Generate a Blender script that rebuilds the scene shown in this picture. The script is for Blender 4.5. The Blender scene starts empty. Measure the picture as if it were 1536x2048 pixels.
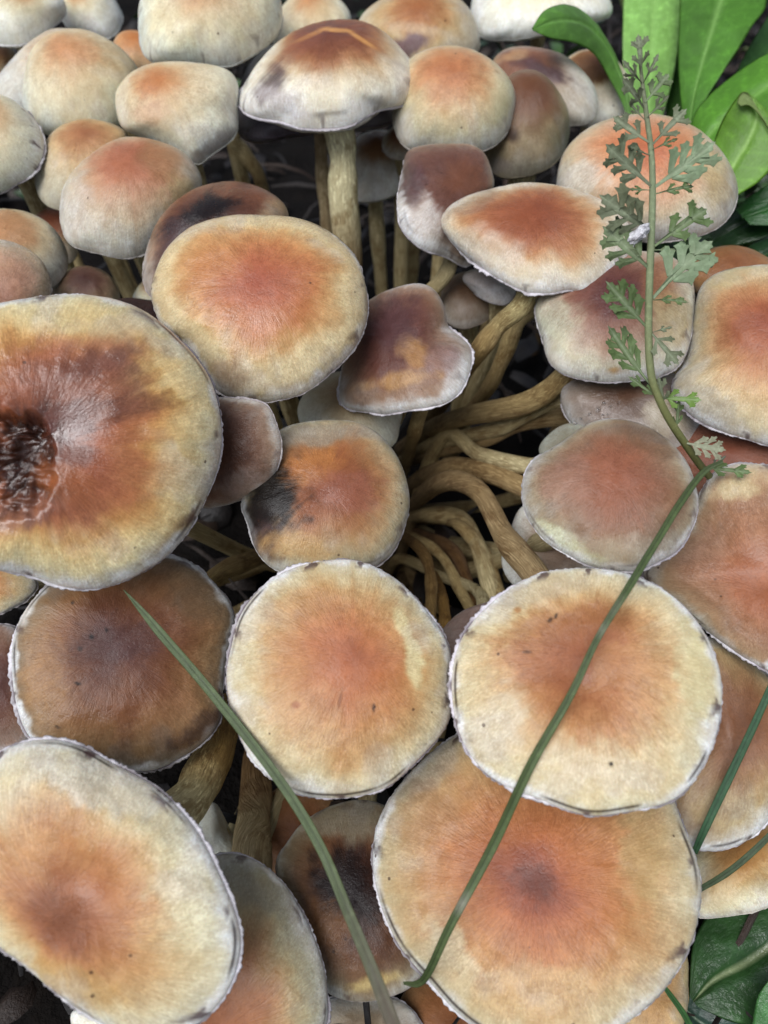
import bpy, math, random
import numpy as np
from mathutils import Vector

# ------------------------------------------------------------------ camera, sky, sun, exposure
sc = bpy.context.scene
CAM_H, PITCH, FPX = 0.20, math.radians(50), 1518.0      # metres, below horizontal, focal length in photo pixels
W2, H2 = 768.0, 1024.0
cd = bpy.data.cameras.new("camera")
cam = bpy.data.objects.new("camera", cd)
sc.collection.objects.link(cam)
cam.location = (0, 0, CAM_H)
cam.rotation_euler = (math.pi / 2 - PITCH, 0, 0)
cd.sensor_fit = 'VERTICAL'
cd.sensor_height = 32.0
cd.sensor_width = 24.0
cd.lens = FPX / 2048 * 32.0
cd.clip_start, cd.clip_end = 0.004, 60.0
cd.dof.use_dof = True
cd.dof.focus_distance = 0.155
cd.dof.aperture_fstop = 15.0
sc.camera = cam

SUN_EL, SUN_AZ = math.radians(60), math.radians(-140)     # azimuth from +Y towards +X
world = bpy.data.worlds.new("World")
sc.world = world
world.use_nodes = True
wn = world.node_tree
bg = wn.nodes["Background"]
sky = wn.nodes.new("ShaderNodeTexSky")
sky.sky_type = 'NISHITA'
sky.sun_disc = False
sky.sun_elevation = SUN_EL
sky.sun_rotation = SUN_AZ
sky.air_density = 1.0
sky.dust_density = 2.0
sky.ozone_density = 1.0
hs = wn.nodes.new("ShaderNodeHueSaturation")             # overcast: cloud cover greys the blue sky
hs.inputs["Saturation"].default_value = 0.55
wn.links.new(sky.outputs[0], hs.inputs["Color"])
wn.links.new(hs.outputs[0], bg.inputs["Color"])
bg.inputs["Strength"].default_value = 0.05
sd = bpy.data.lights.new("sun", 'SUN')
sd.energy = 1.5
sd.angle = math.radians(42)
sd.color = (0.985, 0.985, 1.0)
sun = bpy.data.objects.new("sun", sd)
sc.collection.objects.link(sun)
sdir = Vector((math.sin(SUN_AZ) * math.cos(SUN_EL), math.cos(SUN_AZ) * math.cos(SUN_EL), math.sin(SUN_EL)))
sun.rotation_euler = sdir.to_track_quat('Z', 'Y').to_euler()
sc.view_settings.view_transform = 'Standard'
sc.view_settings.look = 'None'
sc.view_settings.exposure = 1.12
sc.view_settings.gamma = 1.0
sc.render.engine = 'CYCLES'
sc.cycles.max_bounces = 8
sc.cycles.diffuse_bounces = 3
sc.cycles.use_denoising = True

rng = np.random.default_rng(11)
random.seed(5)
COL = sc.collection

# ------------------------------------------------------------------ maths helpers
CAMP = np.array([0, 0, CAM_H])
RT = np.array([1.0, 0, 0])
FW = np.array([0, math.cos(PITCH), -math.sin(PITCH)])
UP = np.array([0, math.sin(PITCH), math.cos(PITCH)])

def at(X, Y, z):
    """photo pixel + distance along the optical axis (metres) -> point in the place"""
    X, Y, z = np.asarray(X, float), np.asarray(Y, float), np.asarray(z, float)
    x = (X - W2) / FPX * z
    y = (H2 - Y) / FPX * z
    return CAMP + x[..., None] * RT + y[..., None] * UP + z[..., None] * FW

def proj(P):
    d = P - CAMP
    z = d @ FW
    return (d @ RT) / z * FPX + W2, H2 - (d @ UP) / z * FPX, z

def _hash(i, j, k, seed):
    h = (i * 374761393 + j * 668265263 + k * 2147483647 + seed * 1274126177) & 0xFFFFFFFF
    h = ((h ^ (h >> 13)) * 1274126177) & 0xFFFFFFFF
    h = (h ^ (h >> 16)) & 0xFFFFFFFF
    return h.astype(np.float64) / 4294967295.0

def vnoise(p, seed=0):
    p = np.asarray(p, float)
    f = np.floor(p)
    i = f.astype(np.int64)
    u = p - f
    u = u * u * (3 - 2 * u)
    r = 0
    for a in (0, 1):
        for b in (0, 1):
            for c in (0, 1):
                w = (u[:, 0] if a else 1 - u[:, 0]) * (u[:, 1] if b else 1 - u[:, 1]) * (u[:, 2] if c else 1 - u[:, 2])
                r = r + w * _hash(i[:, 0] + a, i[:, 1] + b, i[:, 2] + c, seed)
    return r * 2 - 1

def fbm(p, seed=0, octv=4):
    p = np.asarray(p, float)
    r, a = 0, 0.5
    for o in range(octv):
        r = r + a * vnoise(p * 2 ** o, seed + o)
        a *= 0.5
    return r

def lin(c):
    c = np.asarray(c, float) / 255.0
    return np.where(c <= 0.04045, c / 12.92, ((c + 0.055) / 1.055) ** 2.4)

def smooth(e0, e1, x):
    t = np.clip((x - e0) / (e1 - e0), 0, 1)
    return t * t * (3 - 2 * t)

def catmull(P, n):
    P = np.asarray(P, float)
    if len(P) == 2:
        P = np.array([P[0], (P[0] + P[1]) / 2, P[1]])
    Q = np.vstack([2 * P[0] - P[1], P, 2 * P[-1] - P[-2]])
    seg = len(P) - 1
    out = []
    for t in np.linspace(0, seg, n):
        k = min(int(t), seg - 1)
        u = t - k
        a, b, c, d = Q[k], Q[k + 1], Q[k + 2], Q[k + 3]
        out.append(0.5 * (2 * b + (c - a) * u + (2 * a - 5 * b + 4 * c - d) * u * u + (3 * b - a - 3 * c + d) * u ** 3))
    return np.array(out)

# ------------------------------------------------------------------ object helpers
def mesh_obj(name, V, F, mat, parent=None, attrs=None, smooth_shade=True):
    V = np.asarray(V, float)
    org = np.array(parent.location) if parent is not None else np.zeros(3)
    p = parent
    while p is not None and p.parent is not None:
        p = p.parent
        org = org + np.array(p.location)
    me = bpy.data.meshes.new(name)
    me.from_pydata((V - org).tolist(), [], F if isinstance(F, list) else F.tolist())
    if attrs:
        for k, v in attrs.items():
            v = np.asarray(v, float)
            if v.ndim == 1:
                a = me.attributes.new(k, 'FLOAT', 'POINT')
                a.data.foreach_set('value', v.ravel())
            elif v.shape[1] == 4:
                a = me.attributes.new(k, 'FLOAT_COLOR', 'POINT')
                a.data.foreach_set('color', v.ravel())
            else:
                a = me.attributes.new(k, 'FLOAT_VECTOR', 'POINT')
                a.data.foreach_set('vector', v.ravel())
    if smooth_shade:
        me.polygons.foreach_set('use_smooth', np.ones(len(me.polygons), bool))
    me.materials.append(mat)
    me.update()
    o = bpy.data.objects.new(name, me)
    COL.objects.link(o)
    if parent is not None:
        o.parent = parent
    return o

def thing(name, label, cat, loc, group=None):
    o = bpy.data.objects.new(name, None)
    o.empty_display_size = 0.005
    COL.objects.link(o)
    o.location = tuple(loc)
    o["label"] = label
    o["category"] = cat
    if group:
        o["group"] = group
    return o

def tag(o, label, cat, group=None):
    o["label"] = label
    o["category"] = cat
    if group:
        o["group"] = group
    return o

def grid_faces(nu, nv, wrap_v=False, off=0):
    m = nv if wrap_v else nv - 1
    i, j = np.meshgrid(np.arange(nu - 1), np.arange(m), indexing='ij')
    j2 = (j + 1) % nv
    F = np.stack([i * nv + j, (i + 1) * nv + j, (i + 1) * nv + j2, i * nv + j2], -1).reshape(-1, 4)
    return F + off

def tube(path, rad, nseg=18, tip=True, ell=1.0, up=None):
    path = np.asarray(path, float)
    n = len(path)
    T = np.gradient(path, axis=0)
    T /= np.linalg.norm(T, axis=1)[:, None] + 1e-12
    ref = np.array([0.3, -0.8, 0.5]) if up is None else np.asarray(up, float)
    N = np.cross(T, ref)
    N /= np.linalg.norm(N, axis=1)[:, None] + 1e-12
    B = np.cross(T, N)
    ph = np.linspace(0, 2 * np.pi, nseg, endpoint=False)
    rad = np.broadcast_to(rad, (n,))
    V = path[:, None, :] + rad[:, None, None] * (np.cos(ph)[None, :, None] * N[:, None, :] + ell * np.sin(ph)[None, :, None] * B[:, None, :])
    F = grid_faces(n, nseg, True).tolist()
    F.append(list(range(nseg)))
    F.append([(n - 1) * nseg + k for k in range(nseg)][::-1])
    fib = np.stack([np.broadcast_to(np.cos(ph), (n, nseg)), np.broadcast_to(np.sin(ph), (n, nseg)),
                    np.broadcast_to(np.linspace(0, 1, n)[:, None], (n, nseg))], -1).reshape(-1, 3)
    return V.reshape(-1, 3), F, fib

# ------------------------------------------------------------------ materials
class NT:
    def __init__(s, name):
        s.m = bpy.data.materials.new(name)
        s.m.use_nodes = True
        s.t = s.m.node_tree
        s.b = s.t.nodes["Principled BSDF"]
    def n(s, typ, **kw):
        nd = s.t.nodes.new(typ)
        for k, v in kw.items():
            if k in nd.inputs:
                nd.inputs[k].default_value = v
            else:
                setattr(nd, k, v)
        return nd
    def l(s, a, b):
        s.t.links.new(a, b)
    def ramp(s, src, stops):
        r = s.n("ShaderNodeValToRGB")
        el = r.color_ramp.elements
        while len(el) < len(stops):
            el.new(0.5)
        for e, (p, c) in zip(el, stops):
            e.position = p
            e.color = c if hasattr(c, '__len__') else (c, c, c, 1)
        s.l(src, r.inputs[0])
        return r.outputs[0]
    def mix(s, fac, a, b, typ='MIX'):
        m = s.n("ShaderNodeMix", data_type='RGBA', blend_type=typ)
        for sock, v in ((m.inputs[0], fac), (m.inputs[6], a), (m.inputs[7], b)):
            if hasattr(v, 'is_linked') or hasattr(v, 'links'):
                s.l(v, sock)
            else:
                sock.default_value = v if not hasattr(v, '__len__') or len(v) == 4 else (*v, 1)
        return m.outputs[2]
    def math(s, op, a, b=0.0):
        m = s.n("ShaderNodeMath", operation=op)
        for sock, v in ((m.inputs[0], a), (m.inputs[1], b)):
            if hasattr(v, 'links'):
                s.l(v, sock)
            else:
                sock.default_value = v
        return m.outputs[0]
    def noise(s, vec, scale, detail=3, rough=0.55):
        nz = s.n("ShaderNodeTexNoise")
        nz.inputs["Scale"].default_value = scale
        nz.inputs["Detail"].default_value = detail
        nz.inputs["Roughness"].default_value = rough
        s.l(vec, nz.inputs["Vector"])
        return nz.outputs["Fac"]
    def vmul(s, vec, v):
        m = s.n("ShaderNodeVectorMath", operation='MULTIPLY')
        s.l(vec, m.inputs[0])
        m.inputs[1].default_value = v
        return m.outputs[0]

def L4(c):
    return (*lin(c), 1.0)

def cap_material():
    s = NT("mushroom_cap_skin")
    b = s.b
    col = s.n("ShaderNodeAttribute", attribute_name="pigment").outputs["Color"]
    fibn = s.n("ShaderNodeAttribute", attribute_name="fibre")
    wet = s.n("ShaderNodeAttribute", attribute_name="wet").outputs["Fac"]
    fib = fibn.outputs["Vector"]
    sep = s.n("ShaderNodeSeparateXYZ")
    s.l(fib, sep.inputs[0])
    t = sep.outputs[2]
    oc = s.n("ShaderNodeTexCoord").outputs["Object"]
    rnd = s.n("ShaderNodeObjectInfo").outputs["Random"]
    add = s.n("ShaderNodeVectorMath", operation='ADD')
    s.l(oc, add.inputs[0])
    comb = s.n("ShaderNodeCombineXYZ")
    s.l(rnd, comb.inputs[0]); s.l(rnd, comb.inputs[2])
    s.l(comb.outputs[0], add.inputs[1])
    oc = add.outputs[0]
    f1v = s.vmul(fib, (46, 46, 9))
    radial = s.noise(f1v, 1.0, 4, 0.65)
    f2v = s.vmul(fib, (13, 13, 4))
    radial2 = s.noise(f2v, 1.0, 3, 0.6)
    speck = s.noise(s.vmul(fib, (62, 62, 26)), 1.0, 3, 0.65)
    grain = s.noise(oc, 1900, 2, 0.6)
    mott = s.noise(oc, 330, 4, 0.65)
    big = s.noise(oc, 90, 3, 0.55)
    dark = s.mix(1.0, col, (0.60, 0.52, 0.45, 1), 'MULTIPLY')
    f = s.math('MULTIPLY', s.ramp(radial, [(0.40, 0.0), (0.68, 0.55)]), s.ramp(t, [(0.02, 0.15), (0.28, 1.0), (0.5, 1.0), (0.9, 0.4)]))
    c = s.mix(f, col, dark)
    f = s.math('MULTIPLY', s.ramp(radial2, [(0.45, 0.0), (0.75, 0.3)]), s.ramp(t, [(0.02, 0.1), (0.3, 1.0)]))
    c = s.mix(f, c, dark)
    lm = s.n('ShaderNodeMix', data_type='RGBA', blend_type='MULTIPLY', clamp_result=True)
    lm.inputs[0].default_value = 1.0
    s.l(col, lm.inputs[6]); lm.inputs[7].default_value = (1.38, 1.42, 1.45, 1)
    light = lm.outputs[2]
    f = s.math('MULTIPLY', s.ramp(speck, [(0.48, 0.0), (0.68, 0.65)]), s.ramp(t, [(0.05, 0.15), (0.35, 1.0)]))
    c = s.mix(f, c, light)
    f = s.ramp(grain, [(0.36, 0.36), (0.5, 0.0)])
    c = s.mix(f, c, dark)
    f = s.ramp(mott, [(0.36, 0.30), (0.52, 0.0)])
    c = s.mix(f, c, dark)
    f = s.ramp(mott, [(0.52, 0.0), (0.72, 0.40)])
    c = s.mix(f, c, light)
    warm = s.mix(1.0, col, (0.98, 0.88, 0.72, 1), 'MULTIPLY')
    f = s.ramp(big, [(0.45, 0.0), (0.7, 0.5)])
    c = s.mix(f, c, warm)
    # spore-stained scraps of veil close to the margin
    f3v = s.vmul(fib, (3.2, 3.2, 4.0))
    sp = s.noise(f3v, 1.0, 3, 0.6)
    spm = s.ramp(sp, [(0.585, 0.0), (0.63, 0.85)])
    rim = s.ramp(t, [(0.90, 0.0), (0.955, 1.0)])
    edge = s.n("ShaderNodeAttribute", attribute_name="stain").outputs["Fac"]
    f = s.math('MULTIPLY', s.math('MULTIPLY', spm, rim), edge)
    c = s.mix(f, c, L4((72, 50, 52)))
    # tiny crumbs of soil
    vo = s.n("ShaderNodeTexVoronoi", feature='F1')
    vo.inputs["Scale"].default_value = 210
    s.l(oc, vo.inputs["Vector"])
    dots = s.ramp(vo.outputs["Distance"], [(0.055, 0.75), (0.075, 0.0)])
    gate = s.ramp(s.noise(oc, 120, 1), [(0.55, 0.0), (0.59, 1.0)])
    c = s.mix(s.math('MULTIPLY', dots, gate), c, L4((60, 36, 24)))
    s.l(c, b.inputs["Base Color"])
    r0 = s.math('SUBTRACT', 0.37, s.math('MULTIPLY', wet, 0.28))
    r1 = s.math('ADD', r0, s.math('MULTIPLY', s.math('SUBTRACT', mott, 0.5), 0.25))
    s.l(r1, b.inputs["Roughness"])
    s.l(s.math('ADD', 0.26, s.math('MULTIPLY', wet, 0.5)), b.inputs["Specular IOR Level"])
    b.inputs["Subsurface Weight"].default_value = 0.12
    b.inputs["Subsurface Radius"].default_value = (1.0, 0.5, 0.25)
    b.inputs["Subsurface Scale"].default_value = 0.002
    hgt = s.math('ADD', s.math('ADD', s.math('MULTIPLY', s.math('MULTIPLY', radial, s.ramp(t, [(0.05, 0.1), (0.3, 1.0)])), 0.5), s.math('MULTIPLY', grain, 0.35)), s.math('MULTIPLY', mott, 0.6))
    bp = s.n("ShaderNodeBump")
    bp.inputs["Strength"].default_value = 0.55
    bp.inputs["Distance"].default_value = 0.00042
    s.l(hgt, bp.inputs["Height"])
    s.l(bp.outputs[0], b.inputs["Normal"])
    return s.m

def attr_material(name, rough=0.6, fv=(6, 6, 14), bump=0.0004, noise_scale=900, darkmul=(0.55, 0.45, 0.33), sss=0.0, spec=0.4, amount=0.75, translucent=0.0):
    """pigment attribute + stretched fibre noise"""
    s = NT(name)
    b = s.b
    col = s.n("ShaderNodeAttribute", attribute_name="pigment").outputs["Color"]
    fib = s.n("ShaderNodeAttribute", attribute_name="fibre").outputs["Vector"]
    oc = s.n("ShaderNodeTexCoord").outputs["Object"]
    n1 = s.noise(s.vmul(fib, fv), 1.0, 4, 0.65)
    n2 = s.noise(oc, noise_scale, 3, 0.6)
    dark = s.mix(1.0, col, (*darkmul, 1), 'MULTIPLY')
    c = s.mix(s.ramp(n1, [(0.40, 0.0), (0.72, amount)]), col, dark)
    c = s.mix(s.ramp(n2, [(0.35, amount * 0.6), (0.55, 0.0)]), c, dark)
    light = s.mix(1.0, col, (1.5, 1.5, 1.5, 1), 'MULTIPLY')
    c = s.mix(s.ramp(n2, [(0.55, 0.0), (0.75, 0.6)]), c, light)
    s.l(c, b.inputs["Base Color"])
    b.inputs["Roughness"].default_value = rough
    b.inputs["Specular IOR Level"].default_value = spec
    if sss:
        b.inputs["Subsurface Weight"].default_value = sss
        b.inputs["Subsurface Scale"].default_value = 0.002
        b.inputs["Subsurface Radius"].default_value = (1, .6, .35)
    bp = s.n("ShaderNodeBump")
    bp.inputs["Strength"].default_value = 0.6
    bp.inputs["Distance"].default_value = bump
    s.l(s.math('ADD', n1, s.math('MULTIPLY', n2, 0.5)), bp.inputs["Height"])
    s.l(bp.outputs[0], b.inputs["Normal"])
    if translucent:
        tr = s.n("ShaderNodeBsdfTranslucent")
        s.l(c, tr.inputs[0])
        mx = s.n("ShaderNodeMixShader")
        mx.inputs[0].default_value = translucent
        s.l(b.outputs[0], mx.inputs[1]); s.l(tr.outputs[0], mx.inputs[2])
        out = [n for n in s.t.nodes if n.type == 'OUTPUT_MATERIAL'][0]
        s.l(mx.outputs[0], out.inputs[0])
    return s.m

M_CAP = cap_material()
def stem_material():
    s = NT("mushroom_stem_fibres")
    b = s.b
    col = s.n("ShaderNodeAttribute", attribute_name="pigment").outputs["Color"]
    fib = s.n("ShaderNodeAttribute", attribute_name="fibre").outputs["Vector"]
    oc = s.n("ShaderNodeTexCoord").outputs["Object"]
    streak = s.noise(s.vmul(fib, (11, 11, 3.2)), 1.0, 4, 0.6)
    fleck = s.noise(s.vmul(fib, (5.5, 5.5, 11)), 1.0, 4, 0.7)
    blot = s.noise(oc, 210, 4, 0.65)
    dark = s.mix(1.0, col, (0.50, 0.40, 0.30, 1), 'MULTIPLY')
    light = s.mix(1.0, col, (1.55, 1.62, 1.75, 1), 'MULTIPLY')
    c = s.mix(s.ramp(streak, [(0.42, 0.0), (0.66, 0.5)]), col, dark)
    c = s.mix(s.ramp(blot, [(0.48, 0.0), (0.62, 0.75)]), c, dark)
    c = s.mix(s.ramp(fleck, [(0.52, 0.0), (0.66, 0.85)]), c, light)
    s.l(c, b.inputs["Base Color"])
    b.inputs["Roughness"].default_value = 0.6
    b.inputs["Specular IOR Level"].default_value = 0.35
    bp = s.n("ShaderNodeBump")
    bp.inputs["Strength"].default_value = 0.8
    bp.inputs["Distance"].default_value = 0.0011
    s.l(s.math('ADD', streak, fleck), bp.inputs["Height"])
    s.l(bp.outputs[0], b.inputs["Normal"])
    return s.m
M_STEM = stem_material()
M_FRINGE = attr_material("veil_remnant", 0.7, (30, 30, 3), 0.0003, 1600, (0.66, 0.62, 0.64), amount=0.6)
M_GILL = attr_material("gill_flesh", 0.7, (10, 10, 2), 0.0002, 900, (0.6, 0.55, 0.55))
M_LEAF = attr_material("broad_leaf_green", 0.42, (3, 40, 10), 0.00025, 500, (0.72, 0.80, 0.55), spec=0.45, amount=0.55, translucent=0.25)
M_DLEAF = attr_material("wet_dark_leaf", 0.3, (3, 12, 6), 0.0006, 260, (0.55, 0.6, 0.5), spec=0.6, amount=0.7, translucent=0.08)
M_HERB = attr_material("herb_grey_green", 0.62, (8, 8, 8), 0.0002, 900, (0.70, 0.66, 0.62), spec=0.3, amount=0.6, translucent=0.12)
M_GRASS = attr_material("grass_blade_green", 0.38, (2, 46, 2), 0.0002, 700, (0.62, 0.66, 0.6), spec=0.5, amount=0.6, translucent=0.15)
M_LITTER = attr_material("wet_leaf_litter", 0.55, (6, 6, 8), 0.0008, 500, (0.5, 0.45, 0.45), spec=0.5)
M_LICHEN = attr_material("chalky_crumb", 0.85, (6, 6, 6), 0.0006, 1300, (0.45, 0.42, 0.45))

def soil_material():
    s = NT("dark_damp_soil")
    oc = s.n("ShaderNodeTexCoord").outputs["Object"]
    a = s.noise(oc, 60, 6, 0.65)
    b2 = s.noise(oc, 420, 4, 0.6)
    c = s.ramp(a, [(0.3, L4((9, 7, 6))), (0.55, L4((16, 12, 10))), (0.8, L4((28, 22, 17)))])
    c = s.mix(s.ramp(b2, [(0.4, 0.5), (0.6, 0.0)]), c, L4((10, 8, 7)))
    s.l(c, s.b.inputs["Base Color"])
    s.b.inputs["Roughness"].default_value = 0.8
    s.b.inputs["Specular IOR Level"].default_value = 0.12
    bp = s.n("ShaderNodeBump")
    bp.inputs["Distance"].default_value = 0.004
    s.l(s.math('ADD', a, s.math('MULTIPLY', b2, 0.4)), bp.inputs["Height"])
    s.l(bp.outputs[0], s.b.inputs["Normal"])
    return s.m
M_SOIL = soil_material()

# ------------------------------------------------------------------ the ground
def build_ground():
    g = np.concatenate([-np.geomspace(6, 0.36, 16), np.linspace(-0.34, 0.34, 96), np.geomspace(0.36, 6, 16)])
    X, Y = np.meshgrid(g, g + 0.18, indexing='ij')
    p = np.stack([X.ravel(), Y.ravel(), np.zeros(X.size)], 1)
    near = np.exp(-(((p[:, 0]) ** 2 + (p[:, 1] - .18) ** 2) / 0.5))
    z = (0.014 * fbm(p * 14, 3) + 0.006 * fbm(p * 60, 9)) * (0.35 + 0.65 * near) - 0.004
    p[:, 2] = z
    o = mesh_obj("ground", p, grid_faces(len(g), len(g)), M_SOIL)
    o["kind"] = "structure"
build_ground()

# ------------------------------------------------------------------ mushrooms
BASE = at(760, 1030, 0.262)
BASE[2] = 0.0

# colour ramps (pigment, centre -> margin)
RAMPS = {
 'tan':   [(0, (172, 92, 62)), (.22, (188, 110, 66)), (.45, (196, 140, 84)), (.68, (204, 168, 112)), (.88, (208, 190, 146)), (1, (206, 198, 178))],
 'gold':  [(0, (168, 88, 66)), (.28, (186, 106, 62)), (.5, (198, 140, 76)), (.72, (212, 180, 112)), (.9, (200, 178, 130)), (1, (200, 186, 160))],
 'pale':  [(0, (204, 140, 92)), (.22, (210, 158, 108)), (.45, (218, 186, 136)), (.7, (224, 206, 164)), (.9, (222, 216, 188)), (1, (214, 218, 206))],
 'white': [(0, (206, 150, 96)), (.2, (216, 178, 124)), (.4, (226, 210, 166)), (.65, (230, 224, 198)), (1, (224, 228, 220))],
 'rosy':  [(0, (182, 108, 84)), (.3, (192, 126, 98)), (.55, (200, 156, 124)), (.78, (210, 186, 152)), (1, (212, 208, 192))],
 'brown': [(0, (146, 76, 56)), (.3, (160, 92, 66)), (.55, (166, 118, 86)), (.8, (176, 148, 116)), (1, (190, 180, 164))],
 'purple':[(0, (104, 60, 62)), (.35, (118, 72, 66)), (.62, (132, 92, 78)), (.84, (162, 130, 116)), (1, (196, 184, 184))],
 'dark':  [(0, (70, 38, 36)), (.4, (104, 62, 50)), (.7, (136, 98, 78)), (1, (160, 138, 124))],
 'umber': [(0, (150, 90, 56)), (.5, (160, 104, 64)), (1, (176, 134, 92))],
 'grey':  [(0, (150, 120, 96)), (.5, (166, 148, 126)), (1, (196, 192, 184))],
}
GROUP = "mushrooms of the crowded tuft"

def resample(poly, n=360):
    P = np.asarray(poly, float)
    out = []
    m = len(P)
    per = max(4, n // m)
    for k in range(m):
        a, b, c, d = P[k - 1], P[k], P[(k + 1) % m], P[(k + 2) % m]
        for u in np.linspace(0, 1, per, endpoint=False):
            out.append(0.5 * (2 * b + (c - a) * u + (2 * a - 5 * b + 4 * c - d) * u * u + (3 * b - a - 3 * c + d) * u ** 3))
    return np.array(out)

def centroid(P):
    x, y = P[:, 0], P[:, 1]
    x1, y1 = np.roll(x, -1), np.roll(y, -1)
    cr = x * y1 - x1 * y
    A = cr.sum() / 2
    return np.array([((x + x1) * cr).sum(), ((y + y1) * cr).sum()]) / (6 * A), abs(A)

def radial_fn(dx, dy, nb=96, sig=1.2):
    ps = np.arctan2(dy, dx)
    rho = np.hypot(dx, dy)
    k = ((ps + np.pi) / (2 * np.pi) * nb).astype(int) % nb
    r = np.zeros(nb)
    np.maximum.at(r, k, rho)
    idx = np.where(r > 0)[0]
    r = np.interp(np.arange(nb), np.concatenate([idx - nb, idx, idx + nb]), np.tile(r[idx], 3))
    ker = np.exp(-0.5 * (np.arange(-5, 6) / sig) ** 2)
    ker /= ker.sum()
    return np.convolve(np.concatenate([r[-5:], r, r[:5]]), ker, 'valid')

def rad_eval(r, dx, dy):
    nb = len(r)
    a = (np.arctan2(dy, dx) + np.pi) / (2 * np.pi) * nb - 0.5
    i = np.floor(a).astype(int)
    u = a - i
    return r[i % nb] * (1 - u) + r[(i + 1) % nb] * u

SEED = [100]
LASTCAP = []
def mushroom(label, o, z, tilt, di, h, ramp, umbo=0.0, co=None, patches=(), wet=0.12, stain=1.0, fr=1.0,
             st=None, sr=0.0032, base=None, sad=None, shp=(1.0, 1.0), hole=None, curl=0.05, lip=1.0, stemcol=None, name="mushroom", wr=0.007):
    """o: traced outline of the cap, z: distance of the cap, tilt/di: how far and which way its axis leans from the line of sight"""
    SEED[0] += 1
    sd_ = SEED[0]
    P = resample(o)
    c, area = centroid(P)
    Rpx = math.sqrt(area / math.pi)
    seg = int(np.clip(Rpx * 1.05, 132, 288))
    nr = max(18, seg // 3)
    nl = 4
    # local profile
    s = np.linspace(0, 1, nr) ** 0.9
    ang = s * np.pi / 2
    pr = np.sin(ang) ** shp[0]
    pz = h * np.cos(ang) ** shp[1]
    pz = pz + umbo * np.exp(-(pr / 0.26) ** 2)
    la = np.linspace(0, 1, nl + 1)[1:]
    lr = 1 - curl * la ** 1.5 * 1.2
    lz = -0.10 * lip * la
    ur = np.array([0.86, 0.6, 0.3, 0.02])
    hc = max(0.0, (h + umbo) * 0.3 - 0.02)
    uz = np.array([-0.04, 0.4 * hc, hc, hc])
    R_ = np.concatenate([pr, lr, ur])
    Z_ = np.concatenate([pz, lz, uz])
    tt = np.concatenate([pr, np.ones(nl) * 1.0 + 0.02, ur * 0 + 1.2])
    n_all = len(R_)
    ph = np.linspace(0, 2 * np.pi, seg, endpoint=False)
    a = R_[:, None] * np.cos(ph)
    b = R_[:, None] * np.sin(ph)
    zz = np.broadcast_to(Z_[:, None], a.shape).copy()
    q = np.stack([a.ravel(), b.ravel(), np.full(a.size, sd_ * 3.7)], 1)
    damp = np.clip(R_ * 1.5, 0, 1)[:, None]
    zz += 0.045 * fbm(q * 2.1, sd_).reshape(a.shape) * damp + 0.012 * fbm(q * 7, sd_ + 7).reshape(a.shape) * damp
    fr_ = np.stack([np.broadcast_to(np.cos(ph) * 7, a.shape).ravel(), np.broadcast_to(np.sin(ph) * 7, a.shape).ravel(), np.broadcast_to(R_[:, None] * 2.5, a.shape).ravel()], 1)
    zz += wr * fbm(fr_, sd_ + 17).reshape(a.shape) * smooth(0.12, 0.5, R_)[:, None]
    # wavy margin
    zz += (0.03 * vnoise(np.stack([np.cos(ph) * 2.2, np.sin(ph) * 2.2, ph * 0 + sd_], 1), sd_))[None, :] * (R_[:, None] ** 4)
    if sad:
        k, sa = sad
        zz += k * ((a * math.cos(sa) + b * math.sin(sa)) ** 2 - (b * math.cos(sa) - a * math.sin(sa)) ** 2)
    loc = np.stack([a.ravel(), b.ravel(), zz.ravel()], 1)
    # frame
    c3 = at(c[0], c[1], z)
    w = CAMP - c3
    w /= np.linalg.norm(w)
    u = RT - w * (RT @ w)
    u /= np.linalg.norm(u)
    v = np.cross(w, u)
    th, dd = math.radians(tilt), math.radians(di)
    ax = math.sin(th) * (math.cos(dd) * u + math.sin(dd) * v) + math.cos(th) * w
    e1 = np.cross(v, ax)
    if np.linalg.norm(e1) < 0.2:
        e1 = u - ax * (u @ ax)
    e1 /= np.linalg.norm(e1)
    e2 = np.cross(ax, e1)
    R = Rpx * z / FPX
    org = c3.copy()
    tgt_r = np.maximum(radial_fn(P[:, 0] - c[0], P[:, 1] - c[1]) - 3.0 * fr, 4)
    for it in range(6):
        V = org + R * (loc[:, :1] * e1 + loc[:, 1:2] * e2 + loc[:, 2:] * ax)
        X, Y, Zd = proj(V)
        cx, cy = (X.max() + X.min()) / 2, (Y.max() + Y.min()) / 2
        tx, ty = (P[:, 0].max() + P[:, 0].min()) / 2, (P[:, 1].max() + P[:, 1].min()) / 2
        sil = radial_fn(X - cx, Y - cy)
        R *= math.sqrt((tgt_r ** 2).mean() / (sil ** 2).mean())
        org = org + at(tx, ty, z) - at(cx, cy, z)
    for it in range(2):
        V = V if it else org + R * (loc[:, :1] * e1 + loc[:, 1:2] * e2 + loc[:, 2:] * ax)
        X, Y, Zd = proj(V)
        dx, dy = X - c[0], Y - c[1]
        sil = radial_fn(dx, dy)
        k = np.clip(tgt_r / sil, 0.55, 1.7)
        kk = rad_eval(k, dx, dy)
        rel = np.clip(np.hypot(dx, dy) / np.maximum(rad_eval(sil, dx, dy), 1), 0, 1)
        kk = 1 + (kk - 1) * (0.35 + 0.65 * smooth(0.0, 0.8, rel))
        V = at(c[0] + dx * kk, c[1] + dy * kk, Zd)
    X, Y, Zd = proj(V)
    G = V.reshape(n_all, seg, 3)
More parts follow.
